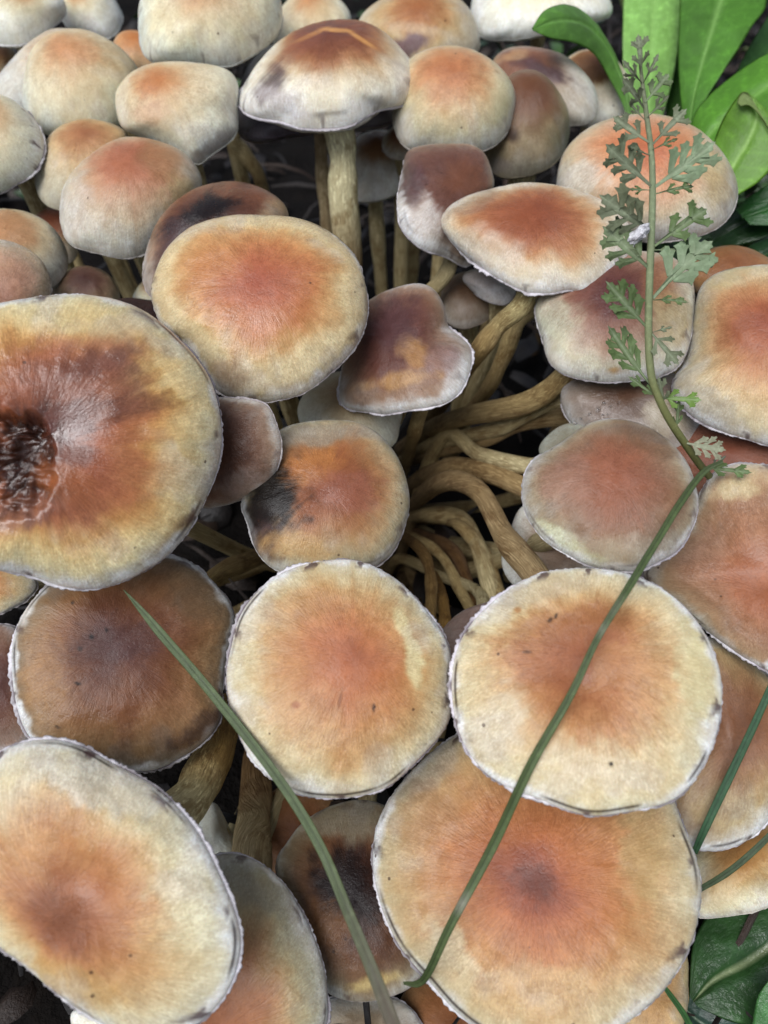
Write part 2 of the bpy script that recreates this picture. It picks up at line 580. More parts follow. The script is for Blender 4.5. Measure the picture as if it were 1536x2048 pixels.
    # hollow eaten into the cap
    if hole:
        hx, hy, hrx, hry, hdep = hole
        d2 = ((X - hx) / hrx) ** 2 + ((Y - hy) / hry) ** 2
        ridge = 1 - np.abs(fbm(np.stack([X / 48, Y / 24, X * 0], 1), 77, 3)) * 2.4
        top = (tt[:, None] <= 1.0) & np.ones((1, seg), bool)
        dep = hdep * smooth(1.25, 0.55, d2 + 0.5 * fbm(np.stack([X / 40, Y / 40, X * 0], 1), 5)) * top.ravel()
        V = V - ax * (dep * (0.65 + 0.55 * ridge))[:, None]
        G = V.reshape(n_all, seg, 3)
    # pigment
    qc = np.stack([a.ravel(), b.ravel()], 1)
    tcap = np.broadcast_to(tt[:, None], a.shape).ravel()
    q0 = np.zeros(2)
    if co:
        m = tcap <= 1.0
        kmin = np.argmin(np.where(m & (np.einsum('ij,j->i', np.broadcast_to(ax, V.shape), ax) > 0), (X - co[0]) ** 2 + (Y - co[1]) ** 2 + 1e4 * (tcap > 0.97), 1e12))
        q0 = qc[kmin] * min(1, 0.85 / max(1e-6, np.hypot(*qc[kmin])))
    d = qc - q0
    dl = np.hypot(d[:, 0], d[:, 1]) + 1e-9
    dn = d / dl[:, None]
    bq = dn @ q0
    lam = -bq + np.sqrt(np.maximum(bq * bq + 1 - q0 @ q0, 1e-6))
    tc = np.clip(dl / lam, 0, 1.05)
    fa = np.stack([dn[:, 0] * 3, dn[:, 1] * 3, np.full(len(dn), sd_ * 1.3)], 1)
    tc = tc + 0.10 * fbm(fa, sd_ + 3) * np.clip(tc * 2, 0, 1) + 0.10 * fbm(np.stack([qc[:, 0] * 4, qc[:, 1] * 4, tc * 0 + sd_], 1), sd_ + 5) \
         + 0.05 * fbm(fa * 6, sd_ + 4, 3) * np.clip(tc * 3, 0, 1)
    rp = RAMPS[ramp] if isinstance(ramp, str) else ramp
    ts = np.array([x[0] for x in rp])
    cs = np.array([lin(x[1]) for x in rp])
    colr = np.stack([np.interp(np.clip(tc, 0, 1) ** 1.18, ts, cs[:, i]) for i in range(3)], 1)
    wetv = np.full(len(V), wet)
    for pt in patches:
        x0, y0, rx, ry, rot, rgb, stg = pt[:7]
        cr, sr_ = math.cos(math.radians(rot)), math.sin(math.radians(rot))
        ddx, ddy = X - x0, Y - y0
        uu = (ddx * cr + ddy * sr_) / rx
        vv = (-ddx * sr_ + ddy * cr) / ry
        dd2 = np.sqrt(uu * uu + vv * vv)
        nz = fbm(np.stack([X / 26, Y / 26, X * 0 + x0], 1), 13) * 0.55 + fbm(fa * 7, sd_ + 9, 3) * 0.25
        m = smooth(1.25, 0.45, dd2 + (nz if stg > 0 else nz * 0.25)) * abs(stg) * (tcap <= 1.1)
        colr = colr * (1 - m[:, None]) + lin(rgb) * m[:, None]
        if len(pt) > 7:
            wetv = np.clip(wetv + (pt[7] - wetv) * np.clip(m * 1.2, 0, 1), 0, 1)
    # pale felted margin
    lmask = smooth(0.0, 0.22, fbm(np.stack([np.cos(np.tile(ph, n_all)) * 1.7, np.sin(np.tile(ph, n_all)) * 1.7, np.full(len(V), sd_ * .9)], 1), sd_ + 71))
    lmask = lmask * np.exp(-((tcap - 0.968) / 0.011) ** 2) * 0.85 * stain * min(1, fr)  # dark arcs along the margin groove: painted shade together with spore stain
    edgec = lin((224, 224, 226))
    er = smooth(0.93, 0.99, tcap + 0.07 * fbm(fa * 3, sd_ + 21)) * (0.25 + 0.75 * smooth(-0.25, 0.2, fbm(np.stack([dn[:, 0] * 1.6, dn[:, 1] * 1.6, np.full(len(dn), sd_ * .37)], 1), sd_ + 81))) * 0.9 * min(1, fr)
    colr = colr * (1 - er[:, None]) + edgec * er[:, None]
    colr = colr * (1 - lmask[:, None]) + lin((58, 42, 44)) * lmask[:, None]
    lum_ = colr @ np.array([.25, .65, .10])
    colr = np.minimum(0.72 * (np.maximum(colr, 0) / 0.72) ** 1.25, 0.88)
    lum_ = colr @ np.array([.25, .65, .10])
    colr = lum_[:, None] + (colr - lum_[:, None]) * (0.81 - 0.19 * smooth(0.22, 0.55, lum_))[:, None]
    colr[:, 1] += 0.085 * np.maximum(colr[:, 0] - colr[:, 1], 0)
    colr[:, 0] *= 0.97
    cool = smooth(0.05, 0.32, fbm(np.stack([qc[:, 0] * 3, qc[:, 1] * 3, tc * 0 + sd_ * 2.1], 1), sd_ + 61)) * smooth(0.45, 0.85, tc) * 0.32
    lum_ = colr @ np.array([.25, .65, .10])
    colr = colr * (1 - cool[:, None]) + (lum_[:, None] * np.array([1.04, 0.97, 0.90])) * cool[:, None]
    und = tcap > 1.05
    colr[und] = lin((96, 76, 72))
    fibv = np.stack([np.broadcast_to(np.cos(ph), a.shape).ravel(), np.broadcast_to(np.sin(ph), a.shape).ravel(), np.clip(tcap, 0, 1.3)], 1)
    fibv[:, :2] = dn
    fibv = fibv + np.array([0, 0, 0.0])
    F = grid_faces(n_all, seg, True)[:, ::-1].tolist()
    F.append([(n_all - 1) * seg + j for j in range(seg)])
    LASTCAP.append((X, Y, Zd, V, ax, tcap))
    # foot of the stem
    cen = G[nr + nl:].mean(axis=(0, 1))
    if base is None:
        if c[1] < 640:
            bx = org[0] * 0.82 + rng.normal(0, .004)
            by = max(0.19, org[1] - 0.012) + rng.normal(0, .004)
            base = np.array([bx, by, -0.004])
        else:
            base = BASE + np.array([rng.normal(0, .013), rng.normal(0, .011), -0.004])
            base = base + 0.16 * (org - BASE) * np.array([1, 1, 0])
    base = np.asarray(base, float)
    root = thing(name, label, "mushroom", base, GROUP)
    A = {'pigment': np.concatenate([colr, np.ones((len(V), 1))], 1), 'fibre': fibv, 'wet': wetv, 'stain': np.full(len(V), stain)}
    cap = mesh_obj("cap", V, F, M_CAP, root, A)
    # ragged veil fringe at the margin
    if fr > 0:
        nf = min(720, seg * 3)
        mr = G[nr - 1]
        k = np.arange(nf) * seg / nf
        i0 = np.floor(k).astype(int)
        uu = (k - i0)[:, None]
        M = mr[i0 % seg] * (1 - uu) + mr[(i0 + 1) % seg] * uu
        cen_m = mr.mean(0)
        out = M - cen_m
        out -= ax * (out @ ax)[:, None]
        out /= np.linalg.norm(out, axis=1)[:, None]
        phf = k / seg * 2 * np.pi
        ring = np.stack([np.cos(phf), np.sin(phf), phf * 0 + sd_], 1)
        amp = np.clip(0.42 + 1.7 * fbm(ring * np.array([2.2, 2.2, 1]), sd_ + 31), 0.05, 1.4)
        teeth = 0.5 + 0.5 * vnoise(np.stack([k * 0 + sd_, phf * Rpx / 7.0, k * 0], 1), sd_) + 0.35 * vnoise(np.stack([k * 0 + sd_, phf * Rpx / 3.2, k * 0], 1), sd_ + 2)
        unit = z / FPX * fr * 0.8            # one photo pixel at this distance, in metres
        rows = []
        for (ro, rz, jj) in ((-5.0, -1.5, 0), (-0.5, 0.6, 0.1), (2.6, -0.6, 0.5), (4.6, -3.0, 1.0), (1.0, -6.5, 0.5)):
            wv = ro * np.where(ro > 0, amp, 1) + jj * teeth * 4.8 * (0.5 + 0.5 * amp)
            rows.append(M + out * (wv * unit)[:, None] + ax * ((rz + 0.9 * fbm(ring * 30, sd_ + 5, 2)) * unit)[:, None])
        VF = np.concatenate(rows)
        FF = grid_faces(5, nf, True)[:, ::-1].tolist()
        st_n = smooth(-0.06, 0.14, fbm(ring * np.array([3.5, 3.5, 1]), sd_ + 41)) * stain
        lav = 0.5 + 0.5 * fbm(ring * np.array([1.5, 1.5, 1]), sd_ + 43)
        white = lin((226, 226, 224))[None] * (1 - lav[:, None]) + lin((206, 200, 212))[None] * lav[:, None]
        kf = float(np.clip(fr * 1.6 - 0.35, 0, 1))
        white = white * kf + lin(rp[-1][1])[None] * 0.8 * (1 - kf)
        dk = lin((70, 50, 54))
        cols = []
        for r_i, wgt in enumerate((1.0, 0.85, 0.5, 0.25, 0.8)):  # inner rows darkest: groove shade put into the colour with the spore stain
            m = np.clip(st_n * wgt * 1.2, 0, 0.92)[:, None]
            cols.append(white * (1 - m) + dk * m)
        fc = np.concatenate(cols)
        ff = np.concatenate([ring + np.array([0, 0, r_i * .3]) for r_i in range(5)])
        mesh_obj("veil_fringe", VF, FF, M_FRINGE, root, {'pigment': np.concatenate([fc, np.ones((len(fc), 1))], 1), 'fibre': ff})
    # gills
    ng = 72
    gp = np.linspace(0, 2 * np.pi, ng * 2, endpoint=False)
    gr = np.array([0.93, 0.7, 0.42, 0.16])
    rows = []
    lipring = G[nr + nl - 1]
    inner = G[-1].mean(0)
    for r_ in gr:
        kx = gp / (2 * np.pi) * seg
        i0 = np.floor(kx).astype(int) % seg
        pt = inner + (lipring[i0] - inner) * r_
        alt = np.where(np.arange(ng * 2) % 2 == 0, -0.022, 0.02) * (0.4 + r_ * 0.6)
        rows.append(pt + ax * (R * (alt - 0.035))[:, None])
    VG = np.concatenate(rows)
    FG = grid_faces(4, ng * 2, True).tolist()
    gcol = np.where((np.arange(ng * 2) % 2 == 0)[:, None], lin((122, 104, 104)), lin((70, 54, 58)))
    mesh_obj("gills", VG, FG, M_GILL, root, {'pigment': np.concatenate([np.tile(gcol, (4, 1)), np.ones((len(VG), 1))], 1),
             'fibre': np.tile(np.stack([np.cos(gp), np.sin(gp), gp * 0], 1), (4, 1))}, smooth_shade=False)
    # stem
    P0 = inner - ax * R * 0.01
    pts = [P0, P0 - ax * max(0.010, R * 0.55)]
    if st:
        if st[0] == 'cut':
            pts = [P0, P0 - ax * 0.0045]
            st = st[1:]
        pts += [at(x, y, zd) for x, y, zd in st]
    else:
        mid = (pts[-1] + base) / 2
        mid[2] = mid[2] * 0.75
        if c[1] >= 640:
            mid = pts[-1] * 0.45 + base * 0.55
            mid[2] *= 0.65
        pts.append(mid)
    pts.append(base + np.array([0, 0, 0.0]))
    path = catmull(pts, 40)
    s_ = np.linspace(0, 1, 40)
    path = path + np.stack([vnoise(np.stack([s_ * 5, s_ * 0 + sd_, s_ * 0 + i_], 1), sd_) for i_ in range(3)], 1) * 0.0009 * np.sin(s_ * np.pi)[:, None]
    rad = sr * 0.76 * (1.12 - 0.22 * s_ + 0.35 * np.exp(-(s_ / 0.06) ** 2)) * (1 + 0.15 * vnoise(np.stack([s_ * 13, s_ * 0, s_ * 0 + sd_], 1), sd_))
    VS, FS, fs = tube(path, rad, 20)
    fs = fs * np.array([1, 1, 3.0]) + np.array([0, 0, sd_ * 0.77])
    stc = stemcol or [(0, (206, 198, 156)), (.4, (200, 186, 142)), (.75, (170, 148, 102)), (1, (96, 76, 50))]  # stem colours darken to the foot: brown staining, plus gap shade put into pigment
    sv = np.repeat(s_, 20) + 0.12 * fbm(VS * 160, sd_)
    scol = np.stack([np.interp(sv, [x[0] for x in stc], [lin(x[1])[i] for x in stc]) for i in range(3)], 1)
    mesh_obj("stem", VS, FS, M_STEM, root, {'pigment': np.concatenate([scol, np.ones((len(VS), 1))], 1), 'fibre': fs})
    return root

# ---- the back of the tuft: pale domed caps
mushroom("pale cream mushroom with a pointed margin in the far corner, beside a round cream one", [(-70,-30),(0,-70),(80,-45),(125,-5),(134,20),(118,45),(95,68),(60,90),(30,97),(-20,90),(-75,55)],
  .235, 58, 92, .75, 'white', co=(50,-8), fr=.5, stain=.2)
mushroom("small round cream cap between the pointed cream cap and the dark twigs", [(118,20),(122,-20),(165,-45),(205,-35),(232,0),(246,32),(241,58),(224,78),(185,80),(140,66)],
  .255, 55, 95, .8, 'white', co=(150,-5), fr=.3, stain=.1)
mushroom("half hidden beige cap behind the large peach dome and the creamy egg-shaped cap", [(-70,120),(-30,84),(5,86),(26,100),(35,140),(20,190),(-40,195),(-75,160)], .245, 55, 90, .8, 'pale', co=(5,108), fr=.2, stain=.1)
mushroom("pale lilac-white cap tucked behind the large peach dome", [(-15,215),(-8,160),(28,112),(68,76),(112,56),(160,70),(190,140),(160,210),(90,240),(20,235)], .232, 50, 80, .85,
  [(0,(206,166,128)),(.5,(216,196,170)),(1,(206,204,196))], fr=.2, stain=.1)
mushroom("large smooth peach dome with a tan crown, touching the pale lilac-white cap", [(44,190),(50,140),(62,100),(90,72),(125,58),(165,58),(205,72),(245,98),(275,135),(279,170),(264,215),(242,252),(200,268),(130,272),(85,268),(55,235)],
  .220, 47, 97, .88, 'pale', co=(118,98), fr=.15, stain=.1, patches=[(235,110,50,40,40,(186,150,100),.5),(150,100,60,26,15,(206,142,98),.5)])
mushroom("little bright orange cap wedged behind the peach dome and the big cream dome", [(224,95),(238,66),(270,60),(305,75),(322,110),(310,145),(270,142),(235,125)], .245, 52, 95, .8,
  [(0,(196,118,56)),(.4,(206,138,78)),(1,(222,180,130))], fr=.2, stain=.1)
mushroom("big creamy white dome with a peach crown at the back of the tuft", [(275,30),(282,-10),(305,-55),(360,-88),(440,-92),(520,-66),(558,-15),(566,40),(552,75),(520,105),(480,130),(450,138),(400,132),(340,130),(295,120),(280,85)],
  .225, 50, 92, .85, [(0,(206,150,102)),(.3,(214,172,122)),(.55,(224,204,158)),(.8,(226,216,178)),(1,(214,220,206))], co=(395,-25), fr=.35, stain=.6)
mushroom("creamy egg-shaped cap with a dark-edged margin, facing sideways", [(-110,270),(-90,215),(-30,186),(15,192),(55,220),(82,255),(92,290),(86,325),(65,355),(30,375),(0,390),(-50,395),(-105,345)],
  .205, 48, 130, .8, [(0,(200,152,106)),(.3,(212,178,130)),(.6,(218,204,164)),(1,(210,212,192))], co=(-20,220), fr=.7, stain=1)
mushroom("round tan dome with greyish lower edge, left of the white umbrella-shaped cap", [(230,205),(233,180),(255,150),(290,130),(335,122),(390,124),(440,133),(468,150),(477,175),(477,225),(475,265),(455,290),(425,312),(398,332),(375,320),(330,300),(270,270),(240,250)],
  .213, 46, 108, .85, 'pale', co=(320,155), fr=.25, stain=.3, patches=[(425,295,60,22,-38,(150,132,124),.8),(305,165,45,28,-25,(192,116,66),.7),(300,225,50,30,0,(206,158,126),.6)])
mushroom("small brown-crowned cap squeezed between the peach dome and the rosy dome", [(68,350),(80,310),(95,275),(120,252),(160,238),(200,240),(235,252),(258,275),(250,330),(200,390),(150,420),(110,420),(80,398)],
  .214, 50, 92, .85, [(0,(172,106,74)),(.3,(190,136,92)),(.6,(206,170,118)),(1,(202,196,170))], co=(165,262), fr=.2, stain=.2)
mushroom("large rosy dome with creamy white skirt and yellowish side", [(118,415),(125,375),(150,335),(190,300),(235,276),(280,273),(330,285),(370,305),(398,340),(405,370),(390,420),(350,470),(300,505),(280,515),(245,520),(190,508),(140,490),(122,455)],
  .198, 44, 95, .85, 'rosy', co=(260,318), fr=.45, stain=.2, patches=[(255,320,70,40,0,(180,104,80),.7),(330,320,60,40,30,(170,124,84),.6),(365,380,40,40,0,(186,164,112),.6),(150,420,40,60,10,(206,192,184),.5)])
mushroom("tan domed cap overlapped by the wrinkled pinkish cap", [(-70,450),(-20,420),(20,417),(60,425),(100,448),(125,480),(137,515),(130,550),(100,580),(40,600),(-30,595),(-80,530)],
  .194, 46, 100, .8, [(0,(186,132,90)),(.4,(194,146,104)),(.62,(208,184,140)),(1,(204,204,192))], co=(10,455), fr=.3, stain=.4)
mushroom("wrinkled pinkish beige cap resting against the big wet cap", [(-100,540),(-45,482),(0,477),(45,490),(80,515),(98,545),(104,580),(95,610),(50,640),(-40,660),(-105,610)],
  .178, 40, 80, .6, [(0,(192,132,112)),(.5,(202,156,130)),(.8,(204,178,146)),(1,(204,196,176))], co=(10,600), fr=.5, stain=1, wet=.35)
mushroom("small dim plum-brown cap peeking up behind the big wet cap", [(103,590),(115,560),(140,538),(170,531),(205,540),(228,560),(240,590),(235,625),(180,650),(120,640)], .200, 46, 90, .8,
  [(0,(96,62,60)),(.35,(124,86,76)),(.65,(160,130,106)),(1,(176,164,140))], fr=.15, stain=.1)
mushroom("shaded reddish brown cap hidden behind the rosy dome's left side", [(68,440),(85,418),(115,412),(145,425),(155,470),(150,520),(110,530),(80,490)], .222, 50, 95, .8, 'brown', fr=.15, stain=.1)
mushroom("tiny beige cap in the dark gap beside the charred cap", [(266,600),(278,570),(300,555),(330,565),(335,600),(300,614)], .212, 50, 95, .8, 'pale', fr=.15, stain=0)
mushroom("blackish plum cap almost buried between the wet cap and the golden cap", [(205,625),(240,597),(290,598),(330,610),(340,660),(310,700),(220,690)], .190, 40, 95, .5, [(0,(60,40,44)),(1,(86,62,62))], fr=.2, stain=.3)
mushroom("charred cap with a dark scaly band, behind the golden orange-centred cap", [(285,530),(295,485),(315,440),(345,405),(385,378),(430,364),(480,362),(525,375),(560,398),(578,430),(570,520),(480,600),(380,620),(310,600),(287,570)],
  .186, 42, 100, .7, [(0,(92,50,40)),(.35,(108,62,48)),(.62,(136,84,64)),(.85,(160,120,96)),(1,(176,152,134))], fr=.5, stain=.6,
  patches=[(400,425,120,30,-28,(32,15,12),.94,.4),(345,490,30,70,20,(88,60,66),.8),(545,420,30,40,40,(170,140,106),.8),(470,385,60,18,5,(140,84,60),.7)])
mushroom("large golden cap with an orange-red centre and a glossy dimple", [(300,590),(305,555),(325,505),(365,462),(415,438),(470,428),(530,428),(590,433),(640,450),(685,480),(718,520),(733,570),(738,620),(728,665),(705,705),(665,745),(615,785),(570,800),(520,808),(470,800),(435,785),(400,740),(360,680),(320,650)],
  .166, 30, 95, .42, [(0,(178,88,72)),(.22,(188,102,70)),(.42,(196,124,74)),(.62,(206,158,98)),(.76,(216,186,124)),(1,(196,176,138))], co=(515,565), fr=.7, stain=.8, wet=.35,
  patches=[(420,520,80,60,-30,(200,140,80),.4),(520,640,70,30,10,(200,130,100),.5,.75),(600,720,120,30,-35,(222,196,136),.5),(460,760,50,40,20,(166,126,98),.6)])
mushroom("huge yellow-rimmed cap with a wet brown hole rotted into its centre", [(-280,890),(-250,780),(-180,690),(-90,632),(-10,606),(60,592),(130,585),(200,590),(260,605),(310,632),(355,670),(395,715),(425,760),(440,815),(447,870),(440,930),(420,985),(395,1040),(360,1090),(315,1130),(260,1160),(200,1180),(130,1177),(60,1155),(-40,1135),(-150,1080),(-240,990)],
  .135, 10, 110, .36, [(0,(150,72,44)),(.3,(172,92,62)),(.5,(184,114,68)),(.62,(206,150,78)),(.76,(224,186,100)),(.9,(216,196,136)),(1,(204,196,178))], co=(60,900), umbo=-.1, fr=1.0, wet=.55,
  wr=.010, hole=(18,930,95,110,.0032), patches=[(150,720,150,60,-15,(182,106,84),.6),(190,728,100,24,-22,(112,72,76),.6,.9),(235,815,140,26,-8,(116,62,50),.6,.9),(115,850,100,52,-10,(96,52,58),.75,1.0),(170,775,150,85,-12,(134,78,66),.6,.7),(100,1000,120,50,10,(150,74,40),.8,.9),(40,925,90,115,0,(76,32,12),.97,1.0),
   (140,975,80,50,30,(166,92,48),.7,.7),(20,1040,110,40,-20,(170,116,104),.55,.9),(150,910,50,25,0,(120,56,44),.7),(150,640,130,35,8,(214,188,118),.7),(350,1080,70,30,-45,(156,122,96),.5,.6)])
# ---- middle back
mushroom("brown-capped mushroom with purple lower edge hidden behind the white umbrella cap", [(472,236),(476,180),(498,128),(540,90),(640,70),(740,90),(800,140),(812,200),(800,236),(755,258),(690,264),(600,272),(540,283),(492,283),(474,262)],
  .236, 66, 90, .5, [(0,(204,176,140)),(.7,(214,196,164)),(.84,(176,160,160)),(.9,(120,104,122)),(1,(88,74,90))], fr=.3, stain=.4, st=['cut',(640,285,.238),(645,370,.243),(652,470,.250)], base=at(655,640,.268), sr=.0028,
  stemcol=[(0,(206,180,142)),(.6,(196,176,136)),(1,(130,106,72))])
mushroom("white-skirted umbrella-shaped cap with brown crown, standing on a straight pale stem", [(475,205),(482,180),(500,145),(530,105),(570,70),(615,48),(665,37),(715,38),(755,52),(790,80),(820,115),(840,150),(842,172),(830,195),(805,215),(780,214),(745,240),(705,262),(665,268),(620,268),(580,262),(540,248),(505,235),(482,222)],
  .215, 64, 91, .66, [(0,(126,66,54)),(.34,(148,84,60)),(.52,(178,120,80)),(.66,(208,176,134)),(.82,(224,212,184)),(1,(226,222,214))], fr=.8, stain=.7, st=['cut',(684,285,.217),(688,400,.224),(700,520,.236)], base=at(712,640,.252), sr=.0052,
  stemcol=[(0,(222,218,172)),(.6,(224,214,170)),(.85,(150,118,80)),(1,(64,50,32))],
  patches=[(545,165,26,50,25,(104,80,84),.9),(560,205,60,30,30,(196,184,186),.7),(622,70,42,5,-24,(214,150,70),-.9),(672,60,34,5,4,(214,150,70),-.9),(722,78,40,5,32,(214,150,70),-.9),(590,100,70,24,-38,(150,84,70),.5)])
mushroom("pale brown-topped cap hidden between the big cream dome and the white umbrella cap", [(538,60),(558,20),(590,-12),(640,-22),(680,-2),(703,35),(690,80),(620,110),(560,100)], .250, 54, 92, .8, 'pale', fr=.2, stain=.1, st=[(470,250,.250),(492,310,.254),(520,370,.258)], base=at(535,520,.275))
mushroom("golden brown dome with a purple bruise, behind the round orange-tan dome", [(716,60),(730,22),(770,-6),(820,-22),(870,-22),(918,-4),(946,28),(959,70),(955,105),(920,145),(840,165),(760,135)],
  .242, 50, 92, .8, [(0,(172,100,54)),(.3,(184,124,76)),(.6,(200,168,118)),(1,(204,196,176))], co=(835,18), fr=.25, stain=.2, patches=[(815,92,60,24,-20,(122,92,112),.85),(850,60,70,12,10,(208,176,140),.5)])
mushroom("broad white cap with wavy edge beneath the arching green leaf", [(940,25),(965,-35),(1070,-62),(1180,-50),(1218,-5),(1224,30),(1190,42),(1130,62),(1060,80),(1010,84),(960,75)], .255, 62, 92, .6, 'white', fr=.3, stain=.1)
mushroom("round orange-tan dome right of the white umbrella cap", [(785,230),(790,190),(800,145),(825,112),(865,94),(905,90),(945,98),(985,120),(1015,150),(1031,185),(1030,220),(1018,260),(995,290),(965,305),(920,318),(860,310),(810,295),(790,265)],
  .216, 45, 92, .85, [(0,(186,112,72)),(.25,(194,126,84)),(.45,(204,150,104)),(.66,(212,182,132)),(.85,(204,190,148)),(1,(204,198,182))], co=(905,140), fr=.3, stain=.3, patches=[(1000,210,30,60,10,(206,196,150),.6)])
mushroom("dome with a purple-brown crown and white skirt, behind the dark olive egg-shaped cap", [(978,150),(993,110),(1030,93),(1080,95),(1130,110),(1170,145),(1192,180),(1196,220),(1180,246),(1150,252),(1100,262),(1030,240),(990,200)],
  .236, 50, 100, .85, [(0,(134,80,62)),(.3,(150,98,78)),(.5,(150,116,106)),(.7,(198,176,154)),(1,(214,206,192))], co=(1050,115), fr=.25, stain=.2, patches=[(1080,140,70,20,25,(104,74,84),.85),(1025,112,34,12,-15,(206,160,114),.6)])
mushroom("dark olive-brown egg-shaped cap beside the round orange-tan dome", [(955,280),(965,230),(990,185),(1020,150),(1055,138),(1090,150),(1120,185),(1138,225),(1139,270),(1125,310),(1095,340),(1050,356),(1000,356),(968,330)],
  .226, 48, 90, .95, [(0,(120,74,54)),(.3,(132,88,66)),(.55,(140,108,80)),(.75,(160,138,106)),(1,(150,140,116))], co=(1060,180), fr=.2, stain=.2, patches=[(1020,270,30,22,30,(70,46,46),.8),(1065,300,50,30,0,(176,156,130),.5),(1000,330,30,20,0,(140,128,124),.7)])
mushroom("white-sided brown-topped dome touching the arching green leaf", [(1115,150),(1145,108),(1190,98),(1232,118),(1260,160),(1266,210),(1252,248),(1200,256),(1150,246)],
  .250, 52, 92, .85, [(0,(140,86,54)),(.4,(158,110,74)),(.55,(214,190,150)),(1,(226,222,206))], fr=.2, stain=.1)
mushroom("broad salmon-orange dome standing behind the feathery herb", [(1112,365),(1120,320),(1145,280),(1185,250),(1235,232),(1290,225),(1340,232),(1390,252),(1430,285),(1460,325),(1476,370),(1472,410),(1450,445),(1410,470),(1360,482),(1310,488),(1250,480),(1190,460),(1140,430),(1115,395)],
  .197, 44, 91, .70, [(0,(192,98,68)),(.2,(200,118,82)),(.42,(208,142,102)),(.62,(210,164,128)),(.8,(208,184,146)),(1,(208,202,188))], co=(1300,300), fr=.4, stain=.3,
  patches=[(1165,360,50,40,0,(210,198,180),.7),(1440,370,30,70,0,(176,150,104),.6),(1420,330,40,40,0,(204,180,120),.6)])
mushroom("folded plum-brown cap with a grey felted lower edge, beside the spreading umbrella cap", [(792,400),(797,370),(805,330),(815,300),(850,288),(900,285),(945,288),(970,305),(985,340),(990,370),(975,410),(965,450),(955,500),(935,535),(900,520),(860,510),(825,490),(800,460),(792,430)],
  .196, 40, 60, .55, [(0,(116,70,62)),(.4,(122,78,70)),(.7,(134,94,84)),(.9,(160,134,118)),(1,(196,186,176))], sad=(.22,.5), fr=.7, stain=.6,
  patches=[(835,445,45,60,10,(206,194,188),.85),(825,375,26,50,10,(98,66,76),.7),(930,360,50,40,0,(136,82,62),.7)], st=['cut',(900,530,.202),(858,580,.206),(800,650,.216)], base=at(760,760,.255), sr=.0029)
mushroom("wide umbrella-shaped cap with a red-brown crown and frayed white edge, beside the herb stem", [(878,445),(885,425),(905,405),(945,385),(1000,370),(1050,362),(1100,365),(1150,375),(1200,395),(1245,425),(1268,470),(1262,510),(1240,545),(1215,570),(1180,592),(1150,582),(1115,590),(1070,592),(1040,585),(1010,570),(985,555),(950,530),(920,505),(895,475)],
  .182, 43, 96, .42, [(0,(146,66,48)),(.3,(164,88,58)),(.5,(182,118,78)),(.66,(202,158,114)),(.82,(218,198,166)),(1,(218,210,198))], co=(1075,428), fr=1.0, stain=.6,
  patches=[(945,410,60,18,-28,(150,126,112),.5),(985,500,80,40,25,(216,202,188),.5),(1040,430,120,40,0,(166,88,54),.35)], st=['cut',(1052,600,.184),(1000,655,.187),(935,725,.196)], base=at(850,850,.248), sr=.0034,
  stemcol=[(0,(200,190,140)),(.4,(188,174,124)),(.7,(150,126,80)),(1,(100,82,54))])
mushroom("dim pale cap hanging in the shade behind the straight stem of the white umbrella cap", [(688,330),(700,290),(730,265),(770,260),(802,275),(818,320),(812,370),(782,396),(730,406),(695,392)], .252, 52, 90, .85,
  [(0,(150,98,62)),(.35,(176,130,94)),(.6,(208,196,180)),(1,(222,222,216))], fr=.1, stain=.1)
mushroom("small shaded brown cap under the round orange-tan dome", [(763,288),(775,262),(800,250),(832,270),(838,310),(806,321),(775,314)], .236, 50, 90, .7, 'brown', fr=.3, stain=.2)
# ---- centre right
mushroom("saddle-shaped plum cap with a yellow patch and white right edge, above the stem-filled gap", [(676,790),(680,740),(690,680),(700,640),(728,605),(770,580),(820,566),(855,568),(880,590),(893,620),(898,650),(920,670),(940,690),(947,715),(942,750),(925,785),(895,808),(850,820),(800,828),(766,832),(740,828),(700,820),(680,808)],
  .180, 34, 120, .5, [(0,(110,62,62)),(.35,(118,70,66)),(.6,(136,92,78)),(.82,(164,132,114)),(1,(204,194,190))], sad=(-.2,.6), co=(775,680), fr=.8, stain=.4,
  patches=[(830,705,50,30,30,(176,126,72),.85),(790,640,70,55,-60,(98,58,66),.7),(880,720,40,40,0,(146,110,112),.6),(920,760,40,30,-45,(204,196,196),.7),(720,790,40,30,0,(160,134,120),.7),(800,760,80,18,-8,(186,140,84),.7)])
mushroom("purplish red cap with a pale greenish side, directly behind the herb stem", [(1068,620),(1075,600),(1100,570),(1150,530),(1220,505),(1290,500),(1350,515),(1380,545),(1392,590),(1388,640),(1380,690),(1360,730),(1320,755),(1260,765),(1200,766),(1140,755),(1100,730),(1085,690),(1075,655)],
  .178, 34, 90, .55, [(0,(122,60,58)),(.3,(136,80,72)),(.52,(164,116,100)),(.72,(196,166,146)),(.88,(216,206,176)),(1,(218,214,204))], co=(1220,580), fr=.7, stain=.7,
  patches=[(1115,640,45,60,0,(190,190,160),.6),(1345,640,40,80,-10,(204,180,126),.8),(1320,560,40,50,0,(180,118,78),.6),(1230,590,50,50,0,(110,56,64),.6,.5),(1235,742,20,8,0,(200,150,80),.8)],
  st=['cut',(1140,748,.186),(1050,800,.196),(890,848,.212)], base=at(800,900,.255), sr=.0036, stemcol=[(0,(190,170,120)),(.5,(160,138,92)),(1,(100,80,52))])
